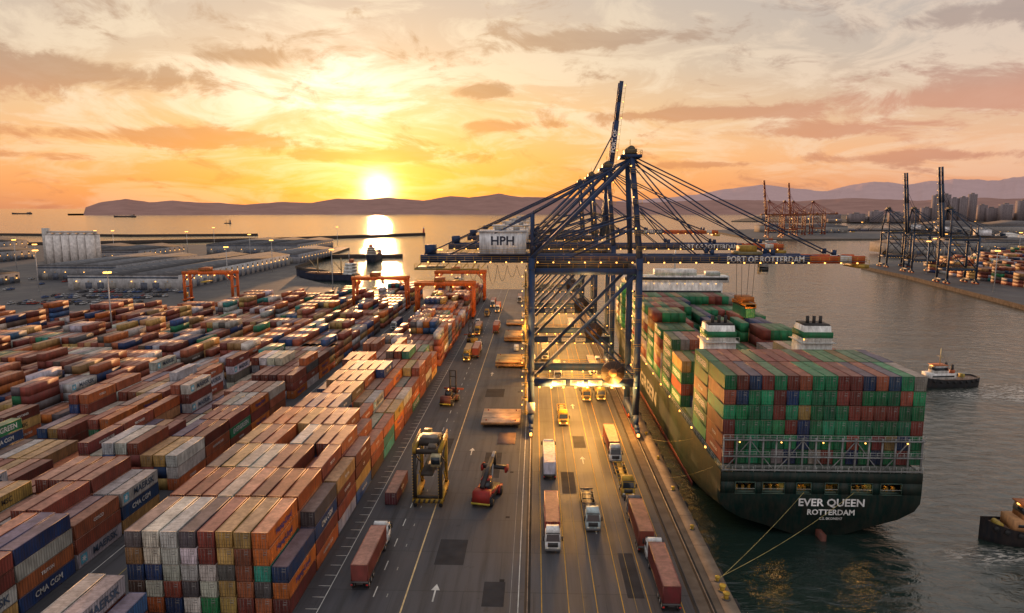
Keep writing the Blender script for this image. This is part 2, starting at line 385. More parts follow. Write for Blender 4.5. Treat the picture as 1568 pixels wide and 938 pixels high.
def block(x1,rows,y0,y1,hmin,hmax,gapevery=7,pitch=2.72,first=None,dens=.97,detail_to=250,logos=270,cluster=.35,P=None):
    P=pw if P is None else P
    mb=MB(); nb=int((y1-y0)/12.75); y=y0; Hm={}
    ys=[]
    for b_ in range(nb):
        if b_>0 and b_%gapevery==0: y+=7
        ys.append(y); y+=12.75
    for b_ in range(nb):
        for r in range(rows):
            h_=int(round(rng.uniform(hmin,hmax)))
            if r>0 and rng.rand()<.5: h_=Hm[(r-1,b_)]
            elif b_>0 and rng.rand()<.45: h_=Hm[(r,b_-1)]
            if rng.rand()>dens: h_=max(0,h_-2)
            if first and b_<len(first): h_=first[b_] if isinstance(first[b_],int) else first[b_][r]
            Hm[(r,b_)]=h_
    for b_ in range(nb):
        basec=pal[rng.choice(len(pal),p=P)]
        for r in range(rows):
            x=x1-(r+1)*pitch+.14; h_=Hm[(r,b_)]
            if rng.rand()<.35: basec=pal[rng.choice(len(pal),p=P)]
            j=rng.uniform(-.2,.2)
            for k in range(h_):
                col=pal[rng.choice(len(pal),p=P)] if rng.rand()>cluster else basec
                nbh=[Hm.get((r-1,b_),0),Hm.get((r+1,b_),0),Hm.get((r,b_-1),0)]
                exposed=(k==h_-1) or min(nbh)<=k
                yy=ys[b_]+j+rng.uniform(-.06,.06)
                dist=math.hypot(x,yy)
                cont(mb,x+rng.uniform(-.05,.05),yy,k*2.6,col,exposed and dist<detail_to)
                if dist<logos and Hm.get((r-1,b_),0)<=k and rng.rand()<.8: logo(mb,x+.06,yy,k*2.6,col)
    mb.build('container_stack')
block(-36,9,92.7,250,3,5.4,gapevery=50,first=[[3,5,5,5,5,5,5,5,5],[4,5,5,5,5,5,5,5,5],[4,5,4,5,5,5,5,5,5],[4,5,5,5,5,4,5,5,5],[3,4,5,5,5,5,5,5,5]],P=np.where(pw<0,0,pw))
block(-36,9,254,470,3,5,gapevery=6)
block(-53,3,73,86,4,4,first=[[3,4,4]])
block(-76,8,66,250,2.4,4.6,gapevery=5,P=pwL); block(-76,8,252,450,2.4,4.6,gapevery=6)
block(-106,7,90,250,1.6,4.6,gapevery=5,dens=.92,P=pwL); block(-106,7,256,430,2,4.5,gapevery=5,dens=.92)
block(-133,7,110,400,1.5,4.4,gapevery=5,dens=.9,detail_to=220,logos=240,P=pwL)
block(-160,7,140,390,1.3,4.3,gapevery=4,dens=.9,detail_to=220,logos=240)
block(-187,7,170,380,1.2,4.2,gapevery=5,dens=.9,detail_to=200,logos=240)
block(-214,7,200,372,1.1,4,gapevery=4,dens=.88,detail_to=0,logos=0)
block(-242,7,230,365,.9,4,gapevery=4,dens=.88,detail_to=0,logos=0)
block(-270,8,260,360,.8,3.6,gapevery=4,dens=.88,detail_to=0,logos=0)
for (x1,y0,y1) in [(395,400,640),(430,400,700),(465,390,720),(500,400,740),(540,420,760),(580,430,800),(630,450,840),(680,470,860),(740,500,900)]:
    block(x1,9,y0,y1,1.5,5,gapevery=4,detail_to=0,logos=0,dens=.9)
# ------------------------------------------------------------------ container ship
HG=(.003,.020,.017)
def main_ship():
    mb=MB(); cx=55.2
    zs=[-7,-3,-1.2,.3,2,3.6,5.3]
    st=[(127.2,[.5,4.5,10,15,18,19,19.1]),(130,[.5,7,12.5,16.5,18.6,19.1,19.1]),(136,[2,12,16,18.2,19.1,19.1,19.1]),(146,[9,17,18.6,19.1,19.1,19.1,19.1]),
        (160,[15,19.1,19.1,19.1,19.1,19.1,19.1]),(290,[15,19.1,19.1,19.1,19.1,19.1,19.1]),(310,[9,15,16,17,17.8,18.2,18.6]),
        (330,[3,8,9,10,11.5,12.5,13.5]),(346,[.4,1,1.5,2.2,3.2,4.2,5.4]),(352,[.1,.1,.2,.3,.6,.9,1.2])]
    rings=[]
    for y,hb in st:
        rings.append([(cx-h,y,z) for h,z in zip(hb[::-1],zs[::-1])]+[(cx+h,y,z) for h,z in zip(hb,zs)])
    mb.loft(rings,HG,0,True,True)
    for i in range(len(st)-1):
        (ya,ha),(yb,hb)=st[i],st[i+1]
        for s_ in (-1,1):
            xa=cx+s_*ha[-1]; xb=cx+s_*hb[-1]
            mb.add([(xa,ya,5.3),(xb,yb,5.3),(xb,yb,9.6 if yb<300 else 12),(xa,ya,9.6 if ya<300 else 12)],[(0,1,2,3) if s_==1 else (3,2,1,0)],HG)
    ops=[(38.9,42.6),(44.1,48.2),(50.6,53.3),(56,58.4),(60.9,64.9),(66.5,70.4)]
    xs=[cx-19.1]
    for a,b_ in ops: xs+=[a,b_]
    xs.append(cx+19.1)
    for i in range(0,len(xs),2): mb.box(xs[i],xs[i+1],127.2,127.6,5.301,7.6,HG)
    mb.box(cx-19.1,cx+19.1,127.2,127.6,7.6,9.6,HG)
    for a,b_ in ops:
        for z in (5.3,7.55): mb.box(a-.1,b_+.1,127.1,127.2,z-.06,z+.1,(.05,.10,.08))
        for x in (a-.1,b_): mb.box(x,x+.1,127.1,127.2,5.4,7.5,(.05,.10,.08))
    mb.box(cx-18.7,cx+18.7,127.65,135,5.31,5.4,(.06,.1,.08)); mb.box(cx-18.7,cx+18.7,135,135.2,5.4,9.3,(.34,.22,.08))
    mb.box(cx-18.9,cx+18.9,127.7,135,9.3,9.45,(.05,.1,.07))
    for a,b_ in ops:
        for x in (a+.6,(a+b_)/2,b_-.6): mb.box(x-.22,x+.22,128.6,129.4,5.4,6.3,(.35,.2,.03)); mb.cyl((x-.4,130.5,6.2),(x+.4,130.5,6.2),.5,10,(.08,.08,.07))
        mb.beam((a,127.15,6.3),(b_,127.15,6.3),.08,.08,(.4,.4,.35)); mb.box((a+b_)/2-.15,(a+b_)/2+.15,130,130.3,9.0,9.2,(1,.6,.2),1)
    mb.box(cx-19,cx+19,135,300,9.0,9.5,(.07,.1,.08)); mb.box(cx-17,cx+17,300,325,9.4,11.9,(.1,.12,.1))
    mb.box(cx-17.5,cx+17.5,129,300,9.5,10.9,(.06,.12,.09))
    mb.text('EVER QUEEN',2.1,(57.4,127.17,3.55),(1,0,0),(0,0,1),(.85,.85,.83),0,1.05)
    mb.text('ROTTERDAM',1.55,(57.4,127.17,1.6),(1,0,0),(0,0,1),(.8,.8,.77))
    mb.text('C.S. 0KONEH7',.7,(57.4,127.17,.35),(1,0,0),(0,0,1),(.6,.6,.58))
    mb.text('EVERGREEN',6,(cx-19.14,225,3.2),(0,-1,0),(0,0,1),(.45,.45,.42),0,1.7)
    mb.box(cx-19.16,cx-19.11,150,290,-3.1,-1.9,(.16,.03,.02))
    mb.box(cx-.5,cx+.5,124.5,130,-6,-1.8,(.10,.03,.02))
    mb.rail((cx-19,128,9.6),(cx-19,300,9.6),(.35,.36,.33),1.1,2.5,.07); mb.rail((cx-19,127.3,9.6),(cx+19,127.3,9.6),(.45,.46,.43),1.1,1.9,.07)
    for y in range(140,290,13): mb.box(cx-19.2,cx-18.9,y,y+.3,9.7,10.1,(1,.6,.2),1)
    GR=(.24,.25,.25)
    for yb in (127.6,153.6):
        x=cx-18.8
        i=0
        while x<cx+18.9:
            mb.beam((x,yb,9.5),(x,yb,16.4),.26,.3,GR)
            if i%4==0 and x+5<cx+19:
                mb.beam((x,yb,9.6),(x+2.5,yb,12.6),.16,.16,GR); mb.beam((x+2.5,yb,12.6),(x+5,yb,15.9),.16,.16,GR)
            if i%4==2 and x+5<cx+19:
                mb.beam((x,yb,15.9),(x+2.5,yb,12.6),.16,.16,GR); mb.beam((x+2.5,yb,12.6),(x+5,yb,9.6),.16,.16,GR)
            x+=2.5;i+=1
        for z in (9.9,12.6,15.9): mb.box(cx-19,cx+19,yb-.5,yb+.1,z,z+.16,GR); mb.rail((cx-19,yb-.45,z+.1),(cx+19,yb-.45,z+.1),(.4,.42,.4),1.0,1.25,.06)
        for k in range(5): mb.box(cx-16+k*7.9,cx-15.8+k*7.9,yb-.5,yb-.3,15.5,15.7,(1,.6,.2),1)
    for yb in (192.5,218.5,244.8):
        for z in (12.5,17): mb.box(cx-19,cx+19,yb-.4,yb+.4,z,z+.2,GR)
        for x in np.arange(cx-19,cx+19.1,3.8): mb.box(x-.2,x+.2,yb-.3,yb+.3,9.5,19,GR)
    for fx in (43.2,65.2):
        mb.box(fx-3.3,fx+3.3,157,164,9.5,29.3,(.85,.84,.79)); mb.taper(fx-3.3,fx+3.3,157,164,29.32,fx-3.0,fx+3.0,157.6,163.6,33,(.85,.84,.79))
        mb.box(fx-3.36,fx+3.36,156.9,164.1,30.2,31.6,(.015,.15,.06)); mb.box(fx-2.9,fx+2.9,157.8,163.4,33,33.3,(.03,.03,.03))
        for dx in (-1.5,0,1.5): mb.cyl((fx+dx,160,33),(fx+dx,160,35),.4,8,(.03,.03,.03))
        mb.rail((fx-3.8,156.2,29.3),(fx+3.8,156.2,29.3),(.5,.5,.45)); mb.box(fx-3.9,fx+3.9,156.1,164.6,29.1,29.28,(.5,.5,.46))
        for k in range(3): mb.box(fx-2+k*1.6,fx-1.2+k*1.6,156.9,156.99,25.5,27.5,(.1,.1,.1))
        mb.box(fx-3.5,fx-3.3,156.4,156.6,29.9,30.2,(1,.6,.2),1)
    WT=(.85,.84,.79)
    mb.box(cx-18,cx+18,268,277,9.5,31,WT)
    for i in range(6): mb.box(cx-17.5,cx+17.5,267.9,268,12+3*i,12.9+3*i,(.02,.03,.04),2); mb.box(cx-18.2,cx+18.2,267,268,11+3*i,11.15+3*i,(.5,.5,.48))
    mb.box(cx-20.5,cx+20.5,268.5,275.5,31,33.6,WT); mb.box(cx-20,cx+20,268.4,268.5,32,33.1,(.02,.03,.04),2)
    mb.box(cx-8,cx+8,269,275,33.6,36,WT); mb.rail((cx-20,268.6,33.6),(cx+20,268.6,33.6),(.1,.5,.3))
    mb.box(cx-19,cx-14,268.6,274,33.6,35,(.1,.45,.3)); mb.box(cx+12,cx+17,268.6,274,33.6,35.2,(.6,.6,.56))
    mb.beam((cx,272,36),(cx,272,44),.5,.5,WT); mb.beam((cx-3,272,41),(cx+3,272,41),.3,.3,WT); mb.beam((cx-2,272,39),(cx+2,272,39),.3,.3,WT)
    for x in np.arange(cx-18,cx+18,3): mb.box(x,x+.3,267,267.2,30.6,30.9,(1,.7,.3),1)
    def bay(y,tiers,rows=15,detail=False):
        p_=38.0/rows
        for r in range(rows):
            tt=tiers(r) if callable(tiers) else tiers
            for k in range(tt):
                col=pals[rng.choice(len(pals),p=pws)]
                x=cx-19+r*p_+.04
                ex=(k==tt-1) or r in(0,rows-1) or detail
                cont(mb,x,y,10.9+k*2.93,col,detail and ex,1.115,1.0,(p_-.09)/2.44,.26)
                if r==0 and rng.rand()<.75 and y<260:
                    logo(mb,x,y,10.9+k*2.93,col,-1,'EVERGREEN' if col in pals[:2] else ('' if rng.rand()<.5 else None))
    NR=16
    bay(128.3,6,NR,True); bay(140.9,6,NR,True)
    def mk_(l,r_,m_):
        return lambda r: (l if r<5 else (m_ if r<11 else r_))
    bay(166,mk_(4,5,2),NR,True); bay(179,mk_(5,4,3),NR,True)
    bay(193.5,lambda r:5 if r<4 else int(rng.randint(3,5)) if r<12 else 5,NR); bay(206,lambda r:6 if r<4 else int(rng.randint(3,6)),NR)
    bay(219.5,lambda r:6 if r<6 else int(rng.randint(4,6)),NR); bay(232,lambda r:6 if r<7 else 5,NR); bay(245.5,6,NR); bay(253,5,NR)
    bay(279,6,NR); bay(292,5,13)
    mb.build('container_ship')
    lamp(cx-6,131,8.4,500); lamp(cx+11,131,8.4,500); lamp(55,176,30,2500)
main_ship()
ml=MB()
def rope(a,b_,sag,r=.05,col=(.5,.42,.16)):
    a=Vector(a);b_=Vector(b_);pv=a
    for i in range(1,13):
        s_=i/12; q=a.lerp(b_,s_); q.z-=sag*4*s_*(1-s_); ml.beam(pv,q,r,r,col); pv=q
rope((52,127,5.8),(29.9,104,.6),.5); rope((61.5,127,5.8),(29.9,104.4,.6),1.0); rope((36.3,133,8.5),(29.9,146,.6),.5); rope((36.3,150,8.5),(29.9,172,.6),.8)
ml.build('mooring_rope')
bo=MB(); bo.cyl((0,0,.15),(0,0,.75),.28,12,(.5,.32,.04)); bo.cyl((0,0,.75),(0,0,.95),.42,12,(.5,.32,.04)); bo.cyl((0,0,.15),(0,0,.2),.55,12,(.08,.07,.06)); bm=bo.mesh('bollard')
for y in range(68,500,18): place(bm,'bollard',(29.7,y+.2,0.03))
for y in (99,101.2): place(bm,'bollard',(29.7,y,0.03),0,1.3)
# ------------------------------------------------------------------ ship-to-shore cranes
BL=(.014,.040,.105); BL2=(.018,.042,.10); YL=(.50,.30,.03); OR=(.50,.085,.02)
def sts(name,loc,BL=BL,raised=False,tip=88,letters=True,house='HPH',rz=0,scale=1,trolx=58,load=True):
    mb=MB(); G=28.0; a=9.0
    B2=BL2 if BL[2]>.1 else BL
    for y in (-a,a):
        for x in (0,G):
            sx_=1.6
            mb.box(x-sx_/2,x+sx_/2,y-.8,y+.8,4.2,47,BL)
            for z in (14,24,34,44): mb.box(x-sx_/2-.06,x+sx_/2+.06,y-.86,y+.86,z,z+.25,B2)
            mb.taper(x-.6,x+.6,y-2.2,y+2.2,2.6,x-sx_/2,x+sx_/2,y-.9,y+.9,5.2,BL)
            for s_ in (-1,1):
                mb.box(x-.5,x+.5,y+s_*3-2.4,y+s_*3+2.4,1.3,2.3,BL)
                for dy in (-1.7,-.6,.6,1.7): mb.cyl((x-.3,y+s_*3+dy,.6),(x+.3,y+s_*3+dy,.6),.5,10,(.35,.06,.03))
                mb.box(x-.45,x+.45,y+s_*3-2.3,y+s_*3+2.3,.75,1.35,(.4,.06,.02))
            mb.box(x-.55,x+.55,y-4,y+4,2.2,2.9,BL); mb.box(x-.3,x+.3,y-6.2,y-5.4,1,1.6,(1,.3,.1),1 if y<0 else 0)
        mb.box(.8,G-.8,y-.65,y+.65,12.9,15.0,BL); mb.box(.8,G-.8,y-.6,y+.6,42.8,44.4,BL)
        mb.beam((1,y,15.5),(G-1,y,42.5),.8,.85,B2); mb.beam((1,y,29),(13.5,y,42.5),.6,.65,B2); mb.beam((G-1,y,15.6),(14,y,28.4),.5,.5,B2)
        mb.beam((G,y,47),(G-2,y*.45,73),1.2,1.2,BL)
        mb.beam((0,y,47),(G-2,y*.45,72.5),.95,.95,B2)
        mb.beam((0,y*.6,47),(0,y*.6,58.5),.8,.8,BL)
        mb.beam((0,y*.6,58.3),(G-2,y*.45,72.8),.5,.5,B2)
        mb.beam((G-.8,y*.8,55),(10,y*.8,47),.5,.5,B2)
        mb.beam((G-2,y*.45,73),(-29,y*.36,47.5),.28,.28,B2); mb.beam((0,y*.6,58),(-22,y*.36,47.6),.35,.35,B2)
        mb.beam((G-.5,y*.85,58),(0,y*.6,50),.45,.45,B2)
        yr=y-1.0 if y<0 else y+1.0
        mb.rail((1,yr,44.6),(G-1,yr,44.6),YL); mb.rail((1,y-.9,15.2),(G-1,y-.9,15.2),YL)
        mb.box(1,G-1,y-1.3,y-.8,15.2,15.3,(.2,.2,.2))
        for x in np.arange(2,G,3.2): mb.box(x,x+.4,y-.95,y-.7,12.6,12.88,(1,.6,.2),1)
    for x in (0,G):
        mb.box(x-.7,x+.7,-a+.8,a-.8,2.95,4.7,BL); mb.box(x-.6,x+.6,-a+.8,a-.8,42.9,44.3,BL); mb.box(x-.5,x+.5,-a+.8,a-.8,13.0,14.8,BL)
        if x==0:
            mb.beam((x,-a+1,15),(x,a-1,42.5),.5,.5,B2); mb.beam((x,a-1,15),(x,-a+1,42.5),.5,.5,B2)
    mb.box(G-4.6,G+.6,-4.8,4.8,73,73.8,BL); mb.box(G-3.4,G-.6,-3.6,3.6,73.8,75.3,(.08,.07,.05))
    for y in (-3,-1,1,3): mb.cyl((G-2,y-.2,75.2),(G-2,y+.2,75.2),1.0,12,(.1,.09,.06))
    mb.rail((G-4.6,-4.8,73.8),(G+.6,-4.8,73.8),YL); mb.rail((G+.6,-4.8,73.8),(G+.6,4.8,73.8),YL); mb.beam((G-2,0,75),(G-2,0,78),.15,.15,YL)
    for k in range(6):
        z=49+k*4; x=G-.15-k*.3; yy=-(a-(a*.55)*(z-47)/26)
        mb.box(x-.9,x+1.5,yy-1.6,yy-.7,z,z+.1,(.2,.16,.08)); mb.rail((x-.9,yy-1.6,z),(x+1.5,yy-1.6,z),YL,1.1,1.2,.08)
        if k%2: mb.box(x-.9,x-.6,yy-1.6,yy-1.3,z+1.6,z+1.9,(1,.6,.2),1)
    e=G+3 if raised else tip
    for y in (-3.2,3.2):
        mb.box(-30,min(e,50),y-.6,y+.6,45.4,47.5,BL)
        sg=-1 if y<0 else 1; yo=y+sg*1.4
        mb.box(-30,min(e,88),min(y+sg*.66,yo),max(y+sg*.66,yo),45.9,46.02,(.12,.12,.12))
        mb.rail((-30,yo,46),(e,yo,46),YL,1.1,2.4,.08)
    for x in np.arange(-29,e,7.5): mb.box(x,x+.6,-2.5,2.5,46.8,47.4,BL)
    for x in np.arange(-28,e,4.2): mb.box(x,x+.34,-4.9,-4.65,45.45,45.75,(1,.6,.2),1)
    if not raised:
        for y in (-3.2,3.2):
            mb.box(50,73.5,y-.66,y+.66,45.3,47.6,(.02,.045,.12)); mb.box(73.5,tip-6.5,y-.62,y+.62,45.4,47.4,OR)
            mb.box(tip-6.5,tip-3.5,y-.61,y+.61,45.42,47.38,(.6,.58,.54)); mb.box(tip-3.5,tip,y-.62,y+.62,45.4,47.4,OR)
            for xx,(px,pz) in ((48,(G-2,73)),(64,(G-2,73)),(tip-8,(G-2,73.5))):
                mb.beam((px,y*1.2,pz),(xx,y,47.7),.32,.32,B2); mb.box(xx-.5,xx+.5,y-.4,y+.4,47.6,49,BL)
            mb.beam((G+.5,y*1.3,60),(44,y,47.6),.3,.3,B2)
        mb.box(tip-2,tip+.8,-4.5,4.5,44.2,45.2,(.4,.26,.05)); mb.rail((tip+.8,-4.5,45.2),(tip+.8,4.5,45.2),YL)
        if letters: mb.text('PORT OF ROTTERDAM',2.3,(62,-3.2-.675,46.4),(1,0,0),(0,0,1),(.9,.9,.88),0,.86)
    else:
        an=math.radians(84); hx,hz=G+3.2,46.5
        P=lambda s_,off=0: (hx+s_*math.cos(an)-off*math.sin(an), hz+s_*math.sin(an)+off*math.cos(an))
        L_=69
        for y in (-2.6,2.6):
            for s0,s1,cc in ((0,34,BL),(34,52,(.02,.045,.12) if BL[2]>.1 else BL),(52,60,BL),(60,L_,B2)):
                x0,z0=P(s0);x1,z1=P(s1); mb.beam((x0,y,z0),(x1,y,z1),1.1,2.2 if s1<60 else 1.7,cc)
            x0,z0=P(48); mb.beam((x0,y,z0),(G-2,y,74.5),.3,.3,B2); x0,z0=P(26,1); mb.beam((x0-1,y,z0),(G-2,y,75),.4,.4,B2)
        for s_ in np.arange(4,L_,4): x0,z0=P(s_); mb.beam((x0,-2.4,z0),(x0,2.4,z0),.35,.4,BL)
        for s_ in np.arange(4,L_,7): x0,z0=P(s_,-1.6); mb.box(x0,x0+.4,-3.6,-3.3,z0,z0+.35,(1,.6,.2),1)
        for s_ in np.arange(0,L_-2,2):
            x0,z0=P(s_,-2.1); x1,z1=P(s_+2,-2.1); mb.beam((x0,-3.4,z0),(x1,-3.4,z1),.1,.1,YL); mb.beam((x0,-3.4,z0),(x0-1,-2.8,z0),.08,.08,YL)
        if letters:
            x0,z0=P(43); mb.text('PORT OF',2.4,(x0,-3.23,z0),(math.cos(an),0,math.sin(an)),(-math.sin(an),0,math.cos(an)),(.8,.8,.78))
            x0,z0=P(22); mb.text('CONTROL',2.0,(x0,-3.23,z0),(math.cos(an),0,math.sin(an)),(-math.sin(an),0,math.cos(an)),(.8,.8,.78))
    if house:
        mb.box(-14,-1.6,-4.6,4.6,47.9,53.6,(.88,.89,.9)); mb.box(-14.4,-1.2,-5,5,53.6,54.0,(.6,.6,.6)); mb.box(-14.6,-1.1,-5.4,5.4,47.7,47.9,(.1,.1,.12))
        for k in range(12): mb.box(-13.6+k*1.0,-13.54+k*1.0,-4.63,-4.6,48,53.5,(.6,.6,.6))
        mb.text(house,3.3,(-7.8,-4.66,51.2),(1,0,0),(0,0,1),(.02,.03,.06)); mb.rail((-14.6,-5.4,47.9),(-1.1,-5.4,47.9),YL)
        mb.rail((-14,-4.8,54),(-1.6,-4.8,54),YL); mb.box(-10,-7,-2,2,54,55.3,(.5,.5,.5)); mb.box(-5,-3.4,-2,2,54,55,(.4,.4,.4))
    mb.box(-31.5,-24,-5,5,43.8,44.0,(.15,.15,.12)); mb.rail((-31.5,-5,44),(-14,-5,44),YL,1.1,1.5,.1); mb.box(-31.5,-14,-5.2,-4.9,43.5,43.9,(.3,.2,.04))
    for x in np.arange(-31,-13,2.5): mb.beam((x,-5,44),(x+1.2,-3.5,45.4),.15,.15,YL)
    mb.box(-29,-26.5,-2.5,2.5,47.6,50,BL)
    for i in range(7):
        x=-17+i*2.6; pv=None
        for k in range(9):
            u=k/8; q=(x+u*2.6,-4.2,44.8-(5.5+1.5*math.sin(i))*4*u*(1-u)*.75)
            if pv: mb.beam(pv,q,.1,.1,(.12,.09,.05))
            pv=q
    z=5.5;sd=1
    while z<43:
        mb.box(-2.4,-.9,-a-2.2,-a+.6,z,z+.12,(.2,.16,.08)); mb.beam((-1.5,-a-(2.2 if sd>0 else 0),z),(-1.5,-a+(0 if sd>0 else -2.2),z+3.8),.5,.18,(.25,.17,.05))
        mb.rail((-2.4,-a-2.2,z+.1),(-.9,-a-2.2,z+.1),YL,1.1,1.5,.08); mb.box(-2.5,-2.25,-a-2.3,-a-2.05,z+2.6,z+2.85,(1,.6,.2),1)
        z+=3.8;sd=-sd
    z=17
    while z<43:
        mb.box(G-1.7,G-.8,-a-1.5,-a-.9,z,z+.1,(.2,.18,.1)); mb.rail((G-1.7,-a-1.5,z),(G+1,-a-1.5,z),YL,1.1,1.5,.07); mb.box(G-1.9,G-1.65,-a-1.3,-a-1.05,z+2,z+2.25,(1,.6,.2),1); z+=6.5
    mb.cyl((21.5,-a-1.7,17.0),(21.5,-a-1.2,17.0),3.1,28,(.035,.025,.02)); mb.cyl((21.5,-a-1.9,17.0),(21.5,-a-1.0,17.0),1.1,16,(.25,.13,.05))
    for i in range(10):
        an=math.pi*2*i/10; mb.beam((21.5,-a-1.75,17.0),(21.5+3.0*math.cos(an),-a-1.75,17.0+3.0*math.sin(an)),.12,.08,(.12,.06,.03))
    for xx,tx in ((5.6,'PORT 07'),(10.4,'SWL 65t'),(15.2,'HPH 31')):
        mb.box(xx,xx+3.6,-a-.74,-a-.67,13.3,14.7,(.45,.45,.45)); mb.text(tx,.8,(xx+1.8,-a-.76,14.0),(1,0,0),(0,0,1),(.04,.05,.08))
    mb.box(-.9,1.1,-a-1.1,-a-.96,5.5,8.5,(.5,.5,.46))
    if load:
        mb.box(trolx-3,trolx+3,-4,4,47.62,48.4,(.2,.18,.1)); mb.box(trolx-2,trolx+2,-2.6,2.6,48.4,49.9,(.4,.25,.04))
        mb.box(trolx+3.2,trolx+5.4,-2,0,42.3,45,(.6,.6,.56)); mb.box(trolx+3.1,trolx+5.5,-2.05,-1.9,43,44.4,(0,0,0),2)
        for dx in (-1.8,1.8):
            for dy in (-2.4,2.4): mb.beam((trolx+dx,dy,47.6),(trolx+dx*.8,dy,36.2),.09,.09,(.05,.05,.05))
        mb.box(trolx-1.9,trolx+1.9,-2.8,2.8,35,36.2,(.5,.16,.03)); mb.box(trolx-1.2,trolx+1.2,-6.1,6.1,34,34.7,(.55,.2,.03))
        for dy in (-6.1,5.8): mb.box(trolx-1.5,trolx+1.5,dy,dy+.3,33.6,34.8,(.55,.2,.03))
        for dx in (-1.9,1.5): mb.box(trolx+dx,trolx+dx+.4,-4,4,34.7,35.0,(.5,.16,.03))
        cont(mb,trolx-1.22,-6.1,31,(.02,.2,.08),True)
    else:
        mb.box(14,20,-4,4,44.4,45.1,(.2,.18,.1)); mb.box(15.5,18.5,-5.5,5.5,38,38.7,YL)
        for dx in (15.7,18.3):
            for dy in (-2,2): mb.beam((dx,dy,44.4),(dx,dy,38.6),.1,.1,(.05,.05,.05))
    return mb.build(name,loc,rz,scale)
sts('gantry_crane',(-1,187,0))
sts('gantry_crane',(-1,247,0),load=False,house='HPH')
sts('gantry_crane',(-1,315,0),raised=True,load=False)
sts('gantry_crane',(-1,395,0),load=False,tip=104,house='HPH')
for y,pw_ in ((182,1),(247,1),(315,.8),(395,.8)):
    for x in (4,13,22): lamp(x,y-6,11.8,21000*pw_,(1,.46,.09))
    lamp(13,y+16,11.8,20000*pw_,(1,.46,.09))
lamp(-4,174,30,4000); lamp(14,176,38,7000); lamp(13,218,12,12000,(1,.46,.09))
RD=(.25,.05,.025)
DB=(.02,.045,.085)
for (x,y,r_) in ((322,560,True),(345,655,True),(352,715,False)):
    sts('gantry_crane',(x+28,y,0),BL=DB,raised=r_,letters=False,load=False,rz=math.pi,tip=70,scale=.8)
for (x,y,r_) in ((500,1420,True),(560,1500,False),(600,1560,True),(660,1600,False)):
    sts('gantry_crane',(x,y,0),BL=RD,raised=r_,letters=False,load=False,rz=math.pi,tip=75,house='')
# ------------------------------------------------------------------ yard gantries (orange)
def rtg():
    q=MB(); O=(.6,.12,.02); Wd=31
    for x in (0,Wd):
        for y in (-4,4): q.box(x-.7,x+.7,y-.6,y+.6,1.4,18,O)
        q.box(x-.8,x+.8,-6,6,1.3,2.4,O); q.beam((x,-4,10),(x,4,10),.6,.8,O)
        for y in (-5,-3.4,3.4,5): q.cyl((x-.4,y,.75),(x+.4,y,.75),.75,12,(.02,.02,.02),3)
    for y in (-4,4):
        q.box(-1,Wd+1,y-.6,y+.6,18,20,O); q.rail((-1,y-.9,20),(Wd+1,y-.9,20),YL)
        for x,s_ in ((.7,1),(Wd-.7,-1)): q.beam((x,y,14.5),(x+s_*3.5,y,18),.6,.6,O)
    q.box(10,15,-4.5,4.5,20,22.2,(.35,.1,.03)); q.box(16,18,-3,-1,15.5,17.8,(.6,.6,.55)); q.box(11,14,-5,5,13,13.5,(.55,.4,.05))
    for x in (11.2,13.8): q.beam((x,0,20),(x,0,13.5),.12,.12,(.05,.05,.05))
    for x in (2,10,20,29): q.box(x,x+.6,-5,-4.6,17.4,17.9,(1,.6,.2),1)
    q.box(-2,-.9,-2,2,3,6,(.5,.3,.05))
    return q.mesh('yard_gantry')
rm=rtg()
for x,y in ((-224,430),(-107,400),(-65,372),(-64,440)): place(rm,'yard_gantry',(x,y,0))
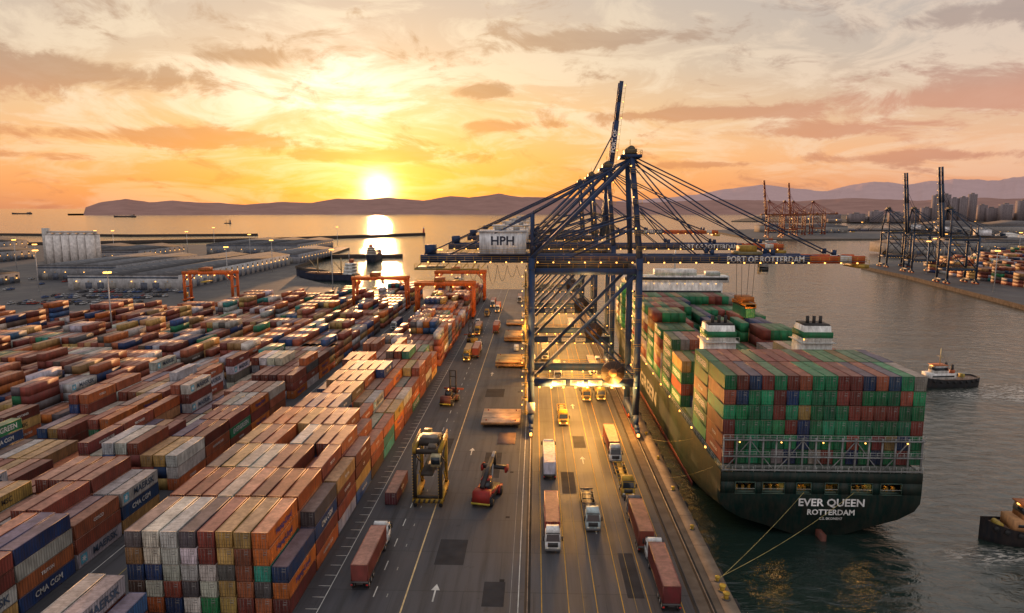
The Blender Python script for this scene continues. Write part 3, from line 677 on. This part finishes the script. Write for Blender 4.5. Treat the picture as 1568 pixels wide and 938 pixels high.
# ------------------------------------------------------------------ vehicles
def wheels(q,xs,ys,r=.5,wd=.32):
    for y in ys:
        for x in xs: q.cyl((x-wd/2,y,r),(x+wd/2,y,r),r,12,(.02,.02,.02),3); q.cyl((x-wd/2-.02,y,r),(x+wd/2+.02,y,r),r*.5,8,(.3,.3,.3))
def truck(name,x,y,away=False,cab=(.7,.7,.68),box=None,flat=(.1,.1,.1),s=1.12,lights=False):
    q=MB()
    q.taper(-1.22,1.22,0,2.3,.55,-1.22,1.22,.0,2.3,1.9,cab); q.taper(-1.22,1.22,.0,2.3,1.9,-1.15,1.15,.3,2.25,3.1,cab); q.taper(-1.1,1.1,.6,2.2,3.1,-1.0,1.0,1.5,2.2,3.75,cab)
    q.add([(-1.05,-.005,1.98),(1.05,-.005,1.98),(.98,.255,3.0),(-.98,.255,3.0)],[(0,1,2,3)],(0,0,0),2)
    for sgn in (-1,1):
        q.add([(sgn*1.225,.5,2.0),(sgn*1.225,1.6,2.0),(sgn*1.17,1.6,2.9),(sgn*1.17,.7,2.9)],[(0,1,2,3)],(0,0,0),2)
        q.box(sgn*1.45-.12,sgn*1.45+.12,.1,.25,2.0,2.8,(.03,.03,.03)); q.box(sgn*.85-.2,sgn*.85+.2,-.04,0.02,.75,1.0,(.8,.75,.6),1 if lights else 0)
        q.box(sgn*1.1-.14,sgn*1.1+.14,15.46,15.52,.75,.95,(.6,.02,.02))
    q.box(-.8,.8,-.03,.02,1.05,1.8,(.05,.05,.05)); q.box(-1.24,1.24,-.12,.05,.4,.7,(.12,.12,.12)); q.box(-1.1,1.1,.2,.45,3.12,3.2,(.05,.05,.05))
    q.box(-.45,.45,1.2,15.4,.85,1.12,flat); q.box(-1.2,1.2,2.4,4.9,.7,.95,(.06,.06,.06))
    for yy in (3.0,15.2): q.box(-1.22,1.22,yy,yy+.3,1.12,1.3,flat)
    for yy in (5,7,9,11,13): q.box(-1.2,1.2,yy,yy+.15,1.05,1.2,flat)
    for xx in (-1.2,1.08): q.box(xx,xx+.12,3.2,15.4,1.05,1.2,flat)
    wheels(q,(-1.05,1.05),(1.2,4.0,12,13.3,14.6)); q.cyl((-1.0,2.6,.9),(-1.0,3.5,.9),.3,8,(.4,.4,.4))
    if box: cont(q,-1.22,3.1,1.22,box,True)
    q.build(name,(x,y,0),math.pi if away else 0,s)
MR=(.22,.05,.035)
truck('container_truck',3.3,112.5,box=(.30,.055,.035),cab=(.72,.72,.7))
truck('flatbed_truck',11.0,120.5,cab=(.5,.6,.6))
truck('container_truck',3.4,162,True,box=(.66,.66,.62))
truck('flatbed_truck',19.6,136,cab=(.5,.30,.04),flat=(.4,.25,.04))
truck('container_truck',19.2,155.5,box=MR)
truck('container_truck',19.6,130,True,box=(.25,.06,.045),cab=(.15,.15,.16))
truck('container_truck',20.6,112.5,True,box=(.15,.025,.03))
truck('container_truck',-27.6,117,True,box=(.19,.045,.04))
truck('flatbed_truck',8.0,183,cab=(.5,.3,.03),flat=(.4,.25,.04),lights=True); truck('container_truck',16.2,207,cab=(.5,.32,.06),lights=True); truck('container_truck',20.8,208,cab=(.5,.4,.1),box=TAN,lights=True)
truck('container_truck',8,232,box=MR,lights=True); truck('container_truck',21,240,box=NAVY,lights=True)
truck('container_truck',-27,262,box=TAN,cab=(.45,.3,.05),lights=True); truck('container_truck',-27.5,318,box=(.2,.12,.06),cab=(.5,.3,.05),lights=True); truck('container_truck',-19,340,True,box=MR); truck('flatbed_truck',-27,375,cab=(.5,.3,.06)); truck('container_truck',-26,410,box=MR,lights=True)
truck('container_truck',-24,285,True,box=MR); truck('container_truck',-22,390,box=ORG,lights=True)
truck('container_truck',4,265,box=TAN); truck('container_truck',12,300,box=MR,cab=(.5,.3,.05)); truck('container_truck',18,330,box=GREY); truck('container_truck',-10,430,box=MR)
truck('container_truck',-69,150,box=MR); truck('container_truck',-67,235,True,box=GREY); truck('container_truck',-70,330,box=NAVY)
def straddle(x,y):
    q=MB(); Y_=(.34,.20,.02); DK=(.035,.03,.025)
    for sx_ in (-2.6,2.6):
        q.box(sx_-.45,sx_+.45,-5,5,1.0,1.9,Y_)
        for yy in (-4.2,-1.6,1.6,4.2): q.cyl((sx_-.3,yy,.75),(sx_+.3,yy,.75),.75,14,(.02,.02,.02),3); q.cyl((sx_-.34,yy,.75),(sx_+.34,yy,.75),.35,8,Y_)
        for yy in (-4.3,4.3): q.box(sx_-.3,sx_+.3,yy-.35,yy+.35,1.9,11.4,Y_)
        q.box(sx_-.35,sx_+.35,-4.9,4.9,11.4,12.3,Y_); q.beam((sx_,-4,2),(sx_,-1,5.5),.25,.25,Y_); q.beam((sx_,4,2),(sx_,1,5.5),.25,.25,Y_)
        q.rail((sx_*1.1,-4.9,12.3),(sx_*1.1,4.9,12.3),YL,1,1.6,.08)
        q.beam((sx_,-4.2,11),(sx_,4.2,6),.2,.2,DK); q.beam((sx_,-4.2,6),(sx_,4.2,11),.2,.2,DK)
        z=2.5
        while z<11: q.box(sx_-.5,sx_-.3,-5.0,-4.6,z,z+.06,Y_); z+=.6
        q.box(sx_-.42,sx_+.42,-4.66,-4.62,2.0,11.3,DK)
    for yy in (-4.5,4.5): q.box(-2.25,2.25,yy-.4,yy+.4,11.3,12.2,DK)
    q.box(-2,2,-2.6,2.6,12.2,13.3,DK); q.box(-1.6,1.6,-1.6,1,13.3,13.8,(.25,.22,.18)); q.box(-1.9,-.3,2.8,4.6,12.3,13.6,(.3,.2,.05)); q.box(.2,1.8,-4.6,-3,12.25,13.0,(.12,.1,.08))
    q.box(1.0,2.9,-6.6,-5.0,9.3,11.6,(.4,.34,.2)); q.box(1.1,2.8,-6.65,-6.6,9.8,11.3,(0,0,0),2); q.box(2.9,2.93,-6.4,-5.2,9.9,11.2,(0,0,0),2)
    for sx_ in (-1.6,1.6):
        for yy in (-3.5,3.5): q.beam((sx_,yy,11.3),(sx_,yy,7.5),.12,.12,DK)
    q.box(-1.2,1.2,-5.5,5.5,7.0,7.5,DK); q.box(-2.1,2.1,-5.0,-4.6,2.0,2.6,DK)
    q.box(-3.1,3.1,-5.01,-4.6,1.0,1.9,Y_)
    for i in range(6): q.add([(-3.05+i,-5.03,1.05),(-2.6+i,-5.03,1.05),(-2.3+i,-5.03,1.85),(-2.75+i,-5.03,1.85)],[(0,1,2,3)],(.03,.03,.03))
    q.build('straddle_carrier',(x,y,0))
straddle(-21.5,135)
def loose(x,y,col,name='shipping_container'):
    q=MB(); cont(q,0,0,.1,col,True); logo(q,0,0,.1,col,1,'TRITON'); q.build(name,(x,y,0))
loose(-30.4,131,(.11,.035,.04))
def stacker(x,y,col,rz=0,s=1,mast=False):
    q=MB(); DK=(.03,.03,.033)
    q.box(-1.6,1.6,-4,3.2,.9,1.9,DK); q.taper(-1.6,1.6,-4.4,-2.2,.8,-1.5,1.5,-4.2,-2.4,2.9,col); q.box(-2.0,-1.2,1.4,3.4,.6,1.7,col); q.box(1.2,2.0,1.4,3.4,.6,1.7,col)
    q.box(-1.7,1.7,-4.5,-4.3,.7,1.0,(.5,.4,.05))
    q.taper(-.9,.9,-1.8,.8,1.9,-.75,.75,-1.4,.5,4.0,DK); q.box(-.8,.8,-1.9,.9,2.4,3.6,(0,0,0),2); q.box(-.8,.8,-1.5,.6,4.0,4.15,col)
    for xx in (-1.6,1.6):
        q.cyl((xx-.55,2.3,.85),(xx+.55,2.3,.85),.85,14,(.02,.02,.02),3); q.cyl((xx-.3,-3,.7),(xx+.3,-3,.7),.7,14,(.02,.02,.02),3)
        q.box(xx-.15,xx+.15,-2,1.4,1.9,2.2,col)
    if mast:
        for xx in (-.9,.9): q.box(xx-.18,xx+.18,3.5,4.0,.4,9,DK)
        for z in (1,4,7,8.8): q.box(-.9,.9,3.6,3.9,z,z+.25,DK)
        q.box(-1.4,1.4,4.0,4.3,2,3.2,col); q.box(-3,3,4.2,5,3,3.4,(.3,.06,.03))
    else:
        q.beam((0,-3.4,3.5),(0,3.4,6.4),.7,.7,DK); q.beam((0,3.0,6.2),(0,5.0,7.0),.5,.5,(.25,.25,.25)); q.beam((-.8,0,2),(-.4,2.4,5.7),.25,.25,(.3,.3,.3)); q.beam((.8,0,2),(.4,2.4,5.7),.25,.25,(.3,.3,.3))
        q.beam((0,4.9,7),(0,5.0,4.6),.6,.6,DK); q.box(-2.4,2.4,4.5,5.5,3.9,4.5,DK); q.box(-2.5,-2.1,4.3,5.9,3.4,4.5,col); q.box(2.1,2.5,4.3,5.9,3.4,4.5,col)
    q.box(-.1,.1,-1,-.8,4.15,4.5,(1,.5,.1),1)
    q.build('reach_stacker',(x,y,0),rz,s)
stacker(-9.8,135,(.32,.025,.02),math.radians(-12),1.15,False); stacker(-26.5,205,(.12,.04,.03),math.radians(-10),1.05,True)
stacker(-28,300,(.35,.2,.03),.3,1,True)
def hatch(x,y,wd,L,col,n=1,z0=.35):
    q=MB()
    for i in range(n):
        z=z0+i*1.1
        q.box(0,wd,0,L,z+.35,z+1.0,col,4)
        for xx in np.arange(.6,wd-.4,1.9): q.box(xx,xx+.3,.1,L-.1,z,z+.348,(.2,.14,.07))
        for yy in (L*.33,L*.66): q.box(.3,wd-.3,yy-.06,yy+.06,z+1.0,z+1.05,(.2,.15,.1))
        q.box(-.02,wd+.02,-.03,0,z+.3,z+1.02,(.40,.20,.08))
    for xx in (.5,wd-1):
        for yy in (.5,L-1): q.box(xx,xx+.5,yy,yy+.5,0.02,z0-.002,(.1,.08,.06))
    for xx in (1.2,wd-1.5):
        for yy in (1.5,L-2): q.box(xx,xx+.3,yy,yy+.3,z0+n*1.1-.1,z0+n*1.1+.3,(.3,.05,.03))
    q.build('hatch_cover',(x,y,0))
hatch(-14.8,181,10.8,13,(.60,.40,.26),1,.6); hatch(-15,252,11,14,(.5,.34,.15),2); hatch(-14,302,8,18,(.42,.28,.15),2); hatch(-15,345,9,12,(.4,.27,.15),1)
q=MB(); q.box(0,4.6,0,9,.05,.12,(.22,.14,.10),4); q.box(.2,4.4,.2,8.8,.12,.2,(.19,.12,.09),4); q.build('steel_plate',(-9.6,168,0))
def car(col):
    q=MB(); q.taper(-.9,.9,-2.2,2.2,.35,-.85,.85,-2.15,2.15,.95,col); q.taper(-.8,.8,-1.3,1.6,.95,-.65,.65,-.7,1.2,1.45,(.02,.02,.03),2); q.box(-.62,.62,-.65,1.15,1.45,1.5,col)
    wheels(q,(-.8,.8),(-1.4,1.4),.33,.2); return q.mesh('parked_car')
cms=[car(c) for c in ((.5,.5,.5),(.05,.05,.06),(.2,.2,.22),(.3,.04,.03),(.05,.1,.25))]
for r,yy in enumerate((415,424,445,454,476,485)):
    for i in range(26):
        if random.random()<.72: place(random.choice(cms),'parked_car',(-330+i*3.1,yy,0),0 if r%2 else math.pi,1.15)
for i in range(45): place(random.choice(cms),'parked_car',(-560+random.randrange(60)*3.2,470+random.randrange(12)*9,0),0,1.2)
def van():
    q=MB(); q.taper(-1,1,-2.6,2.6,.4,-1,1,-2.2,2.6,1.4,(.7,.7,.68)); q.taper(-1,1,-2.2,2.6,1.4,-.9,.9,-1.5,2.55,2.3,(.7,.7,.68)); q.add([(-.9,-2.16,1.5),(.9,-2.16,1.5),(.82,-1.56,2.25),(-.82,-1.56,2.25)],[(0,1,2,3)],(0,0,0),2); wheels(q,(-.9,.9),(-1.6,1.7),.38,.25); return q.mesh('service_van')
vm=van()
for x,y in ((24.5,262),(-8,285),(-6,372),(25.5,320),(-30,352)): place(vm,'service_van',(x,y,0),random.choice((0,math.pi)))
# ------------------------------------------------------------------ masts
def mastlamp():
    q=MB(); q.cyl((0,0,0),(0,0,30),.4,10,(.5,.5,.5),0,.2); q.cyl((0,0,0),(0,0,.5),.8,10,(.3,.3,.28),4); q.cyl((0,0,29),(0,0,29.3),1.3,10,(.3,.3,.3))
    for i in range(8):
        a=i*math.pi/4; q.box(1.4*math.cos(a)-.35,1.4*math.cos(a)+.35,1.4*math.sin(a)-.35,1.4*math.sin(a)+.35,29.3,30,(1,.6,.2),1)
    return q.mesh('light_mast')
lm=mastlamp()
for x,y in ((-203,316),(-242,527),(-566,900),(-590,900),(-500,1050),(-318,1090),(-150,498),(-70,500),(-300,330),(-420,560),(-700,760),(420,560),(480,820),(620,700),(560,1000),(760,900),(330,500),(900,1150),(700,1500),(1000,1600),
  (-250,640),(-360,480),(-500,640),(-330,780),(-450,870),(-620,660),(520,620),(700,820),(820,1050),(400,700),(600,870),(1100,1200),(480,1450),(850,1500),(1250,1550),(380,450),(450,520),(560,560),(360,640),(440,760)): place(lm,'light_mast',(x,y,0),random.random())
# ------------------------------------------------------------------ buildings
def warehouse(x0,x1,y0,y1,h,wall=(.25,.25,.26),roof=(.12,.125,.135),bays=1):
    q=MB(); wd=(x1-x0)/bays
    for b_ in range(bays):
        a=x0+b_*wd; c=a+wd; rz_=h+wd*.07
        q.box(a+.01,c-.01,y0,y1,0,h,wall,4)
        q.add([(a,y0-.6,h+.05),(c,y0-.6,h+.05),((a+c)/2,y0-.6,rz_),(a,y1+.6,h+.05),(c,y1+.6,h+.05),((a+c)/2,y1+.6,rz_)],[(0,1,2),(5,4,3),(0,2,5,3),(2,1,4,5),(0,3,4,1)],roof,4)
        for yy in np.arange(y0+6,y1-3,14.0):
            for f_,s_ in ((.25,1),(.75,-1)):
                xa=a+wd*f_; z_=h+.05+(rz_-h)*.5; dz_=(rz_-h)/(wd/2)*2.5*s_
                q.add([(xa-2.5,yy,z_-dz_+.08),(xa+2.5,yy,z_+dz_+.08),(xa+2.5,yy+1.2,z_+dz_+.08),(xa-2.5,yy+1.2,z_-dz_+.08)],[(0,1,2,3)],(.25,.25,.25),4)
        k=0
        for xx in np.arange(a+4,c-6,9):
            q.box(xx,xx+5,y0-.12,y0-.01,0,5.5,(.10,.12,.16) if k%3 else (.3,.28,.25)); q.box(xx+2.2,xx+2.8,y0-.5,y0-.12,6.2,6.7,(1,.6,.2),1 if k%2==0 else 0); k+=1
        q.box(a,c,y0-.08,y0-.01,h-2.4,h-1.2,(.08,.11,.16))
    for yy in np.arange(y0+5,y1-6,11):
        q.box(x1+.0,x1+.1,yy,yy+5,0,5.2,(.12,.15,.2)); q.box(x1+.0,x1+.12,yy+6.5,yy+9,h-3,h-1.6,(.03,.04,.05),2)
        q.box(x1,x1+.5,yy+7,yy+7.6,h-4.5,h-4,(1,.6,.2),1)
    q.build('warehouse')
warehouse(-345,-262,490,720,11,(.48,.48,.48),(.14,.145,.155),bays=2); warehouse(-300,-258,735,860,10,(.3,.3,.32),(.17,.175,.185)); warehouse(-420,-352,560,700,12,bays=2,roof=(.17,.175,.185))
warehouse(-430,-310,880,1040,13,bays=3); warehouse(-560,-450,760,860,12,bays=2)
warehouse(-700,-600,700,800,11,bays=2); warehouse(-480,-420,480,540,8); warehouse(-820,-730,860,960,14); warehouse(-620,-540,560,640,9,bays=2)
for (a,b_,c,d_,h_) in ((470,560,900,980,13),(600,720,980,1060,14),(800,900,920,1000,12),(900,1050,1050,1130,15),(640,720,900,950,11),(560,760,1700,1780,16),(900,1200,1600,1700,20),(1300,1600,1600,1700,22)):
    warehouse(a,b_,c,d_,h_,bays=2,wall=(.3,.28,.26),roof=(.16,.15,.15))
q=MB()
SX=-508
for i in range(6):
    for j in range(2):
        cx_,cy_=SX+i*8.6,700+j*9; q.cyl((cx_,cy_,0),(cx_,cy_,32),4.2,20,(.72,.68,.64),4); q.cyl((cx_,cy_,32),(cx_,cy_,34),4.3,20,(.5,.47,.44),4,.8)
q.box(SX-4,SX+47,702,707,34,36,(.5,.47,.44),4); q.box(SX-8,SX-4.3,700,708,0,39,(.5,.48,.45),4)
q.build('grain_silo')
def tank():
    q=MB(); q.cyl((0,0,0),(0,0,16),18,28,(.72,.69,.64),4); q.cyl((0,0,16),(0,0,19),18.2,28,(.7,.67,.62),4,3)
    q.rail((-17,-4,16.2),(-10,-15,16.2),(.4,.4,.4),1.2,4,.2)
    for k in range(10): q.box(-18.3,-17.6,-1+k*.8,-.4+k*.8,k*1.7,k*1.7+.3,(.3,.3,.3))
    return q.mesh('storage_tank')
tm=tank()
for i in range(10): place(tm,'storage_tank',(790+i%5*46,1120+(i//5)*55,0),i*.4)
def quaywall(name,pts,wd,z=1.5):
    q=MB()
    for (a,b_) in zip(pts[:-1],pts[1:]): q.beam((*a,z/2-3),(*b_,z/2-3),wd,z+5,(.06,.05,.045),4)
    q.build(name)
quaywall('breakwater',[(-1500,1150),(-870,1115),(-500,1330),(-262,1600)],12,3)
quaywall('breakwater',[(-1800,1650),(-900,1500),(-640,1560)],10,2)
quaywall('pier',[(-280,860),(-172,880)],18,1.5); quaywall('pier',[(-240,690),(-200,640)],9,1)
q=MB(); q.cyl((-262,1600,0),(-262,1600,12),2.4,12,(.5,.1,.06),4,1.8); q.cyl((-262,1600,12),(-262,1600,15),1.4,10,(.6,.6,.55),4); q.build('lighthouse')
def boat(name,loc,rz,L,B,H,hull,house,kind='cargo',s=1):
    q=MB(); rings=[]
    for u,wf,zf in ((0,.55,1.08),(.06,.85,1.02),(.25,1,.95),(.6,1,.95),(.8,.8,1.1),(.93,.4,1.3),(1,.04,1.5)):
        hb=B/2*wf; y=-L/2+u*L; zt=H*zf
        rings.append([(-hb,y,zt),(-hb*.95,y,H*.3),(-hb*.8,y,-1.5),(hb*.8,y,-1.5),(hb*.95,y,H*.3),(hb,y,zt)])
    q.loft(rings,hull,0,True,True)
    dv=[(-B/2*w_*.97,-L/2+u*L,H*z_*.86) for u,w_,z_ in ((.01,.55,1.08),(.25,1,.95),(.6,1,.95),(.8,.8,1.05),(.93,.4,1.2))]
    dv+= [(-x,y,z) for x,y,z in dv[::-1]]; q.add(dv,[tuple(range(len(dv)))],(.16,.09,.06))
    if kind=='cargo':
        y0=-L/2+L*.06
        for i in range(4): q.box(-B*.4+i*.3,B*.4-i*.3,y0,y0+L*.14-i*.6,H*.86+i*2.7,H*.86+i*2.7+2.5,house); q.box(-B*.36,B*.36,y0+L*.14-i*.6,y0+L*.14-i*.6+.05,H*.86+i*2.7+1,H*.86+i*2.7+1.8,(0,0,0),2); q.box(-B*.36,B*.36,y0-.05,y0,H*.86+i*2.7+1,H*.86+i*2.7+1.8,(0,0,0),2)
        q.box(-B*.15,B*.15,y0+1,y0+4,H*.86+10.8,H*.86+14,(.3,.08,.04)); q.beam((0,y0+5,H+10),(0,y0+5,H+19),.4,.4,(.4,.4,.4))
        for f_ in (.35,.55,.72): q.box(-B*.32,B*.32,-L/2+L*(f_-.07),-L/2+L*(f_+.08),H*.86,H*.86+1.8,(.2,.1,.06))
        for f_ in (.27,.645): q.beam((0,-L/2+L*f_,H*.9),(0,-L/2+L*f_,H+14),.7,.7,(.35,.25,.12)); q.beam((0,-L/2+L*f_,H+3),(0,-L/2+L*(f_+.14),H+12),.5,.5,(.35,.25,.12))
    else:
        dz=H*.84
        q.box(-B*.3,B*.3,-L*.12,L*.28,dz,dz+2.3,house); q.box(-B*.301,B*.301,-L*.09,L*.25,dz+1.0,dz+1.6,(0,0,0),2)
        q.taper(-B*.24,B*.24,0,L*.2,dz+2.3,-B*.21,B*.21,L*.02,L*.19,dz+5.0,house); q.taper(-B*.238,B*.238,-.01,L*.202,dz+3.3,-B*.222,B*.222,L*.012,L*.196,dz+4.4,(0,0,0),2)
        q.box(-B*.24,B*.24,-L*.0,L*.21,dz+5.0,dz+5.2,(.5,.15,.05)); q.beam((0,L*.08,dz+5.2),(0,L*.08,dz+11),.22,.22,(.5,.4,.2)); q.beam((-1.4,L*.08,dz+8),(1.4,L*.08,dz+8),.12,.12,(.5,.4,.2)); q.beam((0,L*.08,dz+10.5),(0,-L*.1,dz+2.5),.06,.06,(.1,.1,.1))
        for sx_ in (-1,1): q.cyl((sx_*B*.2,-L*.07,dz+2.2),(sx_*B*.2,-L*.07,dz+5.4),.45,10,(.03,.03,.03)); q.box(sx_*B*.2-.5,sx_*B*.2+.5,-L*.1,-L*.04,dz+2.3,dz+3.5,(.5,.12,.04))
        q.cyl((-B*.15,L*.36,dz+.7),(B*.15,L*.36,dz+.7),.6,12,(.4,.28,.05)); q.box(-B*.12,B*.12,-L*.3,-L*.26,dz,dz+1.6,(.4,.3,.06))
        for u,w_,z_ in ((.08,.86,1.0),(.16,.93,.97),(.25,1,.93),(.35,1,.93),(.45,1,.93),(.55,1,.93),(.65,.95,.97),(.75,.86,1.03),(.84,.66,1.12),(.91,.47,1.22)):
            for sx_ in (-1,1):
                xx=sx_*B/2*w_; q.cyl((xx,-L/2+u*L,H*z_-.75),(xx+sx_*.3,-L/2+u*L,H*z_-.75),.5,10,(.015,.015,.015),3)
        q.rail((-B*.46,-L*.42,H*.9),(-B*.46,L*.1,H*.9),(.5,.5,.45),1,1.6,.06); q.rail((B*.46,-L*.42,H*.9),(B*.46,L*.1,H*.9),(.5,.5,.45),1,1.6,.06)
        q.box(-.3,.3,L*.2,L*.21,dz+4.7,dz+5,(1,.7,.3),1)
    q.build(name,loc,rz,s)
boat('tugboat',(146,243,-3),math.radians(97),24,8,3.2,(.02,.025,.03),(.80,.78,.74),'tug')
boat('tugboat',(96.5,126,-3),math.radians(86),22,7.5,3.0,(.012,.014,.018),(.55,.28,.12),'tug')
boat('cargo_ship',(-183,592,-3),math.radians(75),62,12,6,(.02,.03,.06),(.7,.7,.66))
boat('cargo_ship',(-196,830,-3),math.radians(5),80,14,8,(.02,.03,.05),(.55,.5,.42))
boat('cargo_ship',(340,1000,-3),math.radians(-20),120,20,9,(.03,.04,.06),(.65,.62,.58))
for (x,y,L_,rz_) in ((-2800,4600,160,1.5),(-1250,2750,38,1.2),(-2700,7500,240,1.6),(-1500,7600,200,1.5),(-400,7300,200,1.6),(-5200,6800,220,1.5),(600,6500,200,1.5),(250,5600,160,1.55)):
    boat('cargo_ship',(x,y,-3),rz_,L_,L_*.15,L_*.05,(.06,.05,.055),(.35,.28,.24))
# city
def tower(w_,h_,col):
    q=MB(); q.box(0,w_,0,w_*.6,0,h_,col,4); q.box(w_*.3,w_*.6,2,w_*.4,h_,h_+5,(.22,.2,.2),4)
    for k in range(int(h_//4)): q.box(.8,w_-.8,-.3,-.01,4*k+1.6,4*k+3.1,(.14,.12,.13),4)
    for k in range(3): q.box(w_*(.25+.25*k)-.6,w_*(.25+.25*k)+.6,-.5,-.31,0.2,h_-.3,col,4)
    return q
rt=random.Random(4)
for (uu,h_,w_) in ((1395,60,40),(1410,112,34),(1424,116,30),(1436,100,32),(1449,104,30),(1462,118,30),(1477,72,34),(1380,50,50),(1490,60,40),(1510,75,44),(1535,90,50),(1552,105,40),(1350,40,60),(1320,46,50),(1290,36,60),(1530,50,60),(1255,34,60),(1500,40,70),(1572,98,44)):
    y=3000+rt.uniform(-60,60); x=((uu-784)/1045-.0341)*y
    tower(w_,h_,(.30,.25,.255)).build('apartment_tower',(x,y,0))
q=MB()
for i in range(90):
    x=rt.uniform(1100,4200);y=rt.uniform(2900,3600); wd=rt.uniform(20,70); h=rt.uniform(10,26)
    q.box(x,x+wd,y,y+wd*.6,0,h,(.28,.23,.22) if i%3 else (.42,.37,.34),4); q.box(x+1,x+wd-1,y-.3,y-.01,h*.4,h*.55,(.14,.12,.12),4)
    if i%2: q.box(x+wd/2,x+wd/2+3,y-1,y-.4,h*.6,h*.6+3,(1,.6,.2),1)
q.build('town_buildings')
def hills(name,R,tab,col,seed,depth=2200,zb=-3,var=.12):
    rg=np.random.RandomState(seed); us=np.array([a for a,_ in tab],float); hs=np.array([b_ for _,b_ in tab],float)
    N=420; rows=9; u=np.linspace(us[0],us[-1],N); hp=np.interp(u,us,hs)
    def fb(n,sc0):
        o=np.zeros(n)
        for k in range(5):
            m_=int(sc0*2**k)+2; o+=np.interp(np.linspace(0,m_-1,n),np.arange(m_),rg.uniform(-1,1,m_))/1.7**k
        return o
    hp=np.clip(hp*.88+fb(N,18)*1.5*np.clip(hp/8,0,1),0,None)
    azm=np.arctan((u-784)/1045)-math.radians(1.97)
    V=[];F=[]
    for r in range(rows):
        f=r/(rows-1); rr=R-depth*(1-f); prof=math.sin(f*math.pi/2)**1.2
        nn=fb(N,40)*.06*math.sin(f*math.pi)
        for i in range(N):
            top=(60+hp[i]/1045*R*1.0) if hp[i]>.3 else zb
            z=zb+(top-zb)*np.clip(prof+nn[i],0,1.0)
            V.append((rr*math.sin(azm[i]),rr*math.cos(azm[i]),z))
    for r in range(rows-1):
        for i in range(N-1): a=r*N+i; F.append((a,a+1,a+N+1,a+N))
    me=D.meshes.new(name); me.from_pydata(V,[],F)
    for pl in me.polygons: pl.use_smooth=True
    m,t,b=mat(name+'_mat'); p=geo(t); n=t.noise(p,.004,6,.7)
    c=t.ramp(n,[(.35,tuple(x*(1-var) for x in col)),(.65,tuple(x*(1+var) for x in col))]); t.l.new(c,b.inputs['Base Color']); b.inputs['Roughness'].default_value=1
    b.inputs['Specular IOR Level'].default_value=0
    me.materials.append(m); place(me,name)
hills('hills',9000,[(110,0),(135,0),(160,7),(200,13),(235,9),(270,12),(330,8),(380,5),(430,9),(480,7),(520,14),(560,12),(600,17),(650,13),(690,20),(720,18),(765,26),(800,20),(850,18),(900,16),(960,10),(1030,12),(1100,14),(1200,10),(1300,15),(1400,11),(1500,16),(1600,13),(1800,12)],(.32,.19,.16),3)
hills('hills',14000,[(780,0),(850,10),(950,12),(1020,16),(1060,21),(1100,30),(1160,36),(1200,31),(1260,26),(1300,37),(1330,41),(1380,35),(1450,42),(1500,35),(1568,45),(1650,50),(1800,40),(2000,30)],(.50,.35,.34),5,3500,var=.04)  # distance haze painted into both hill colours, paler for the far range
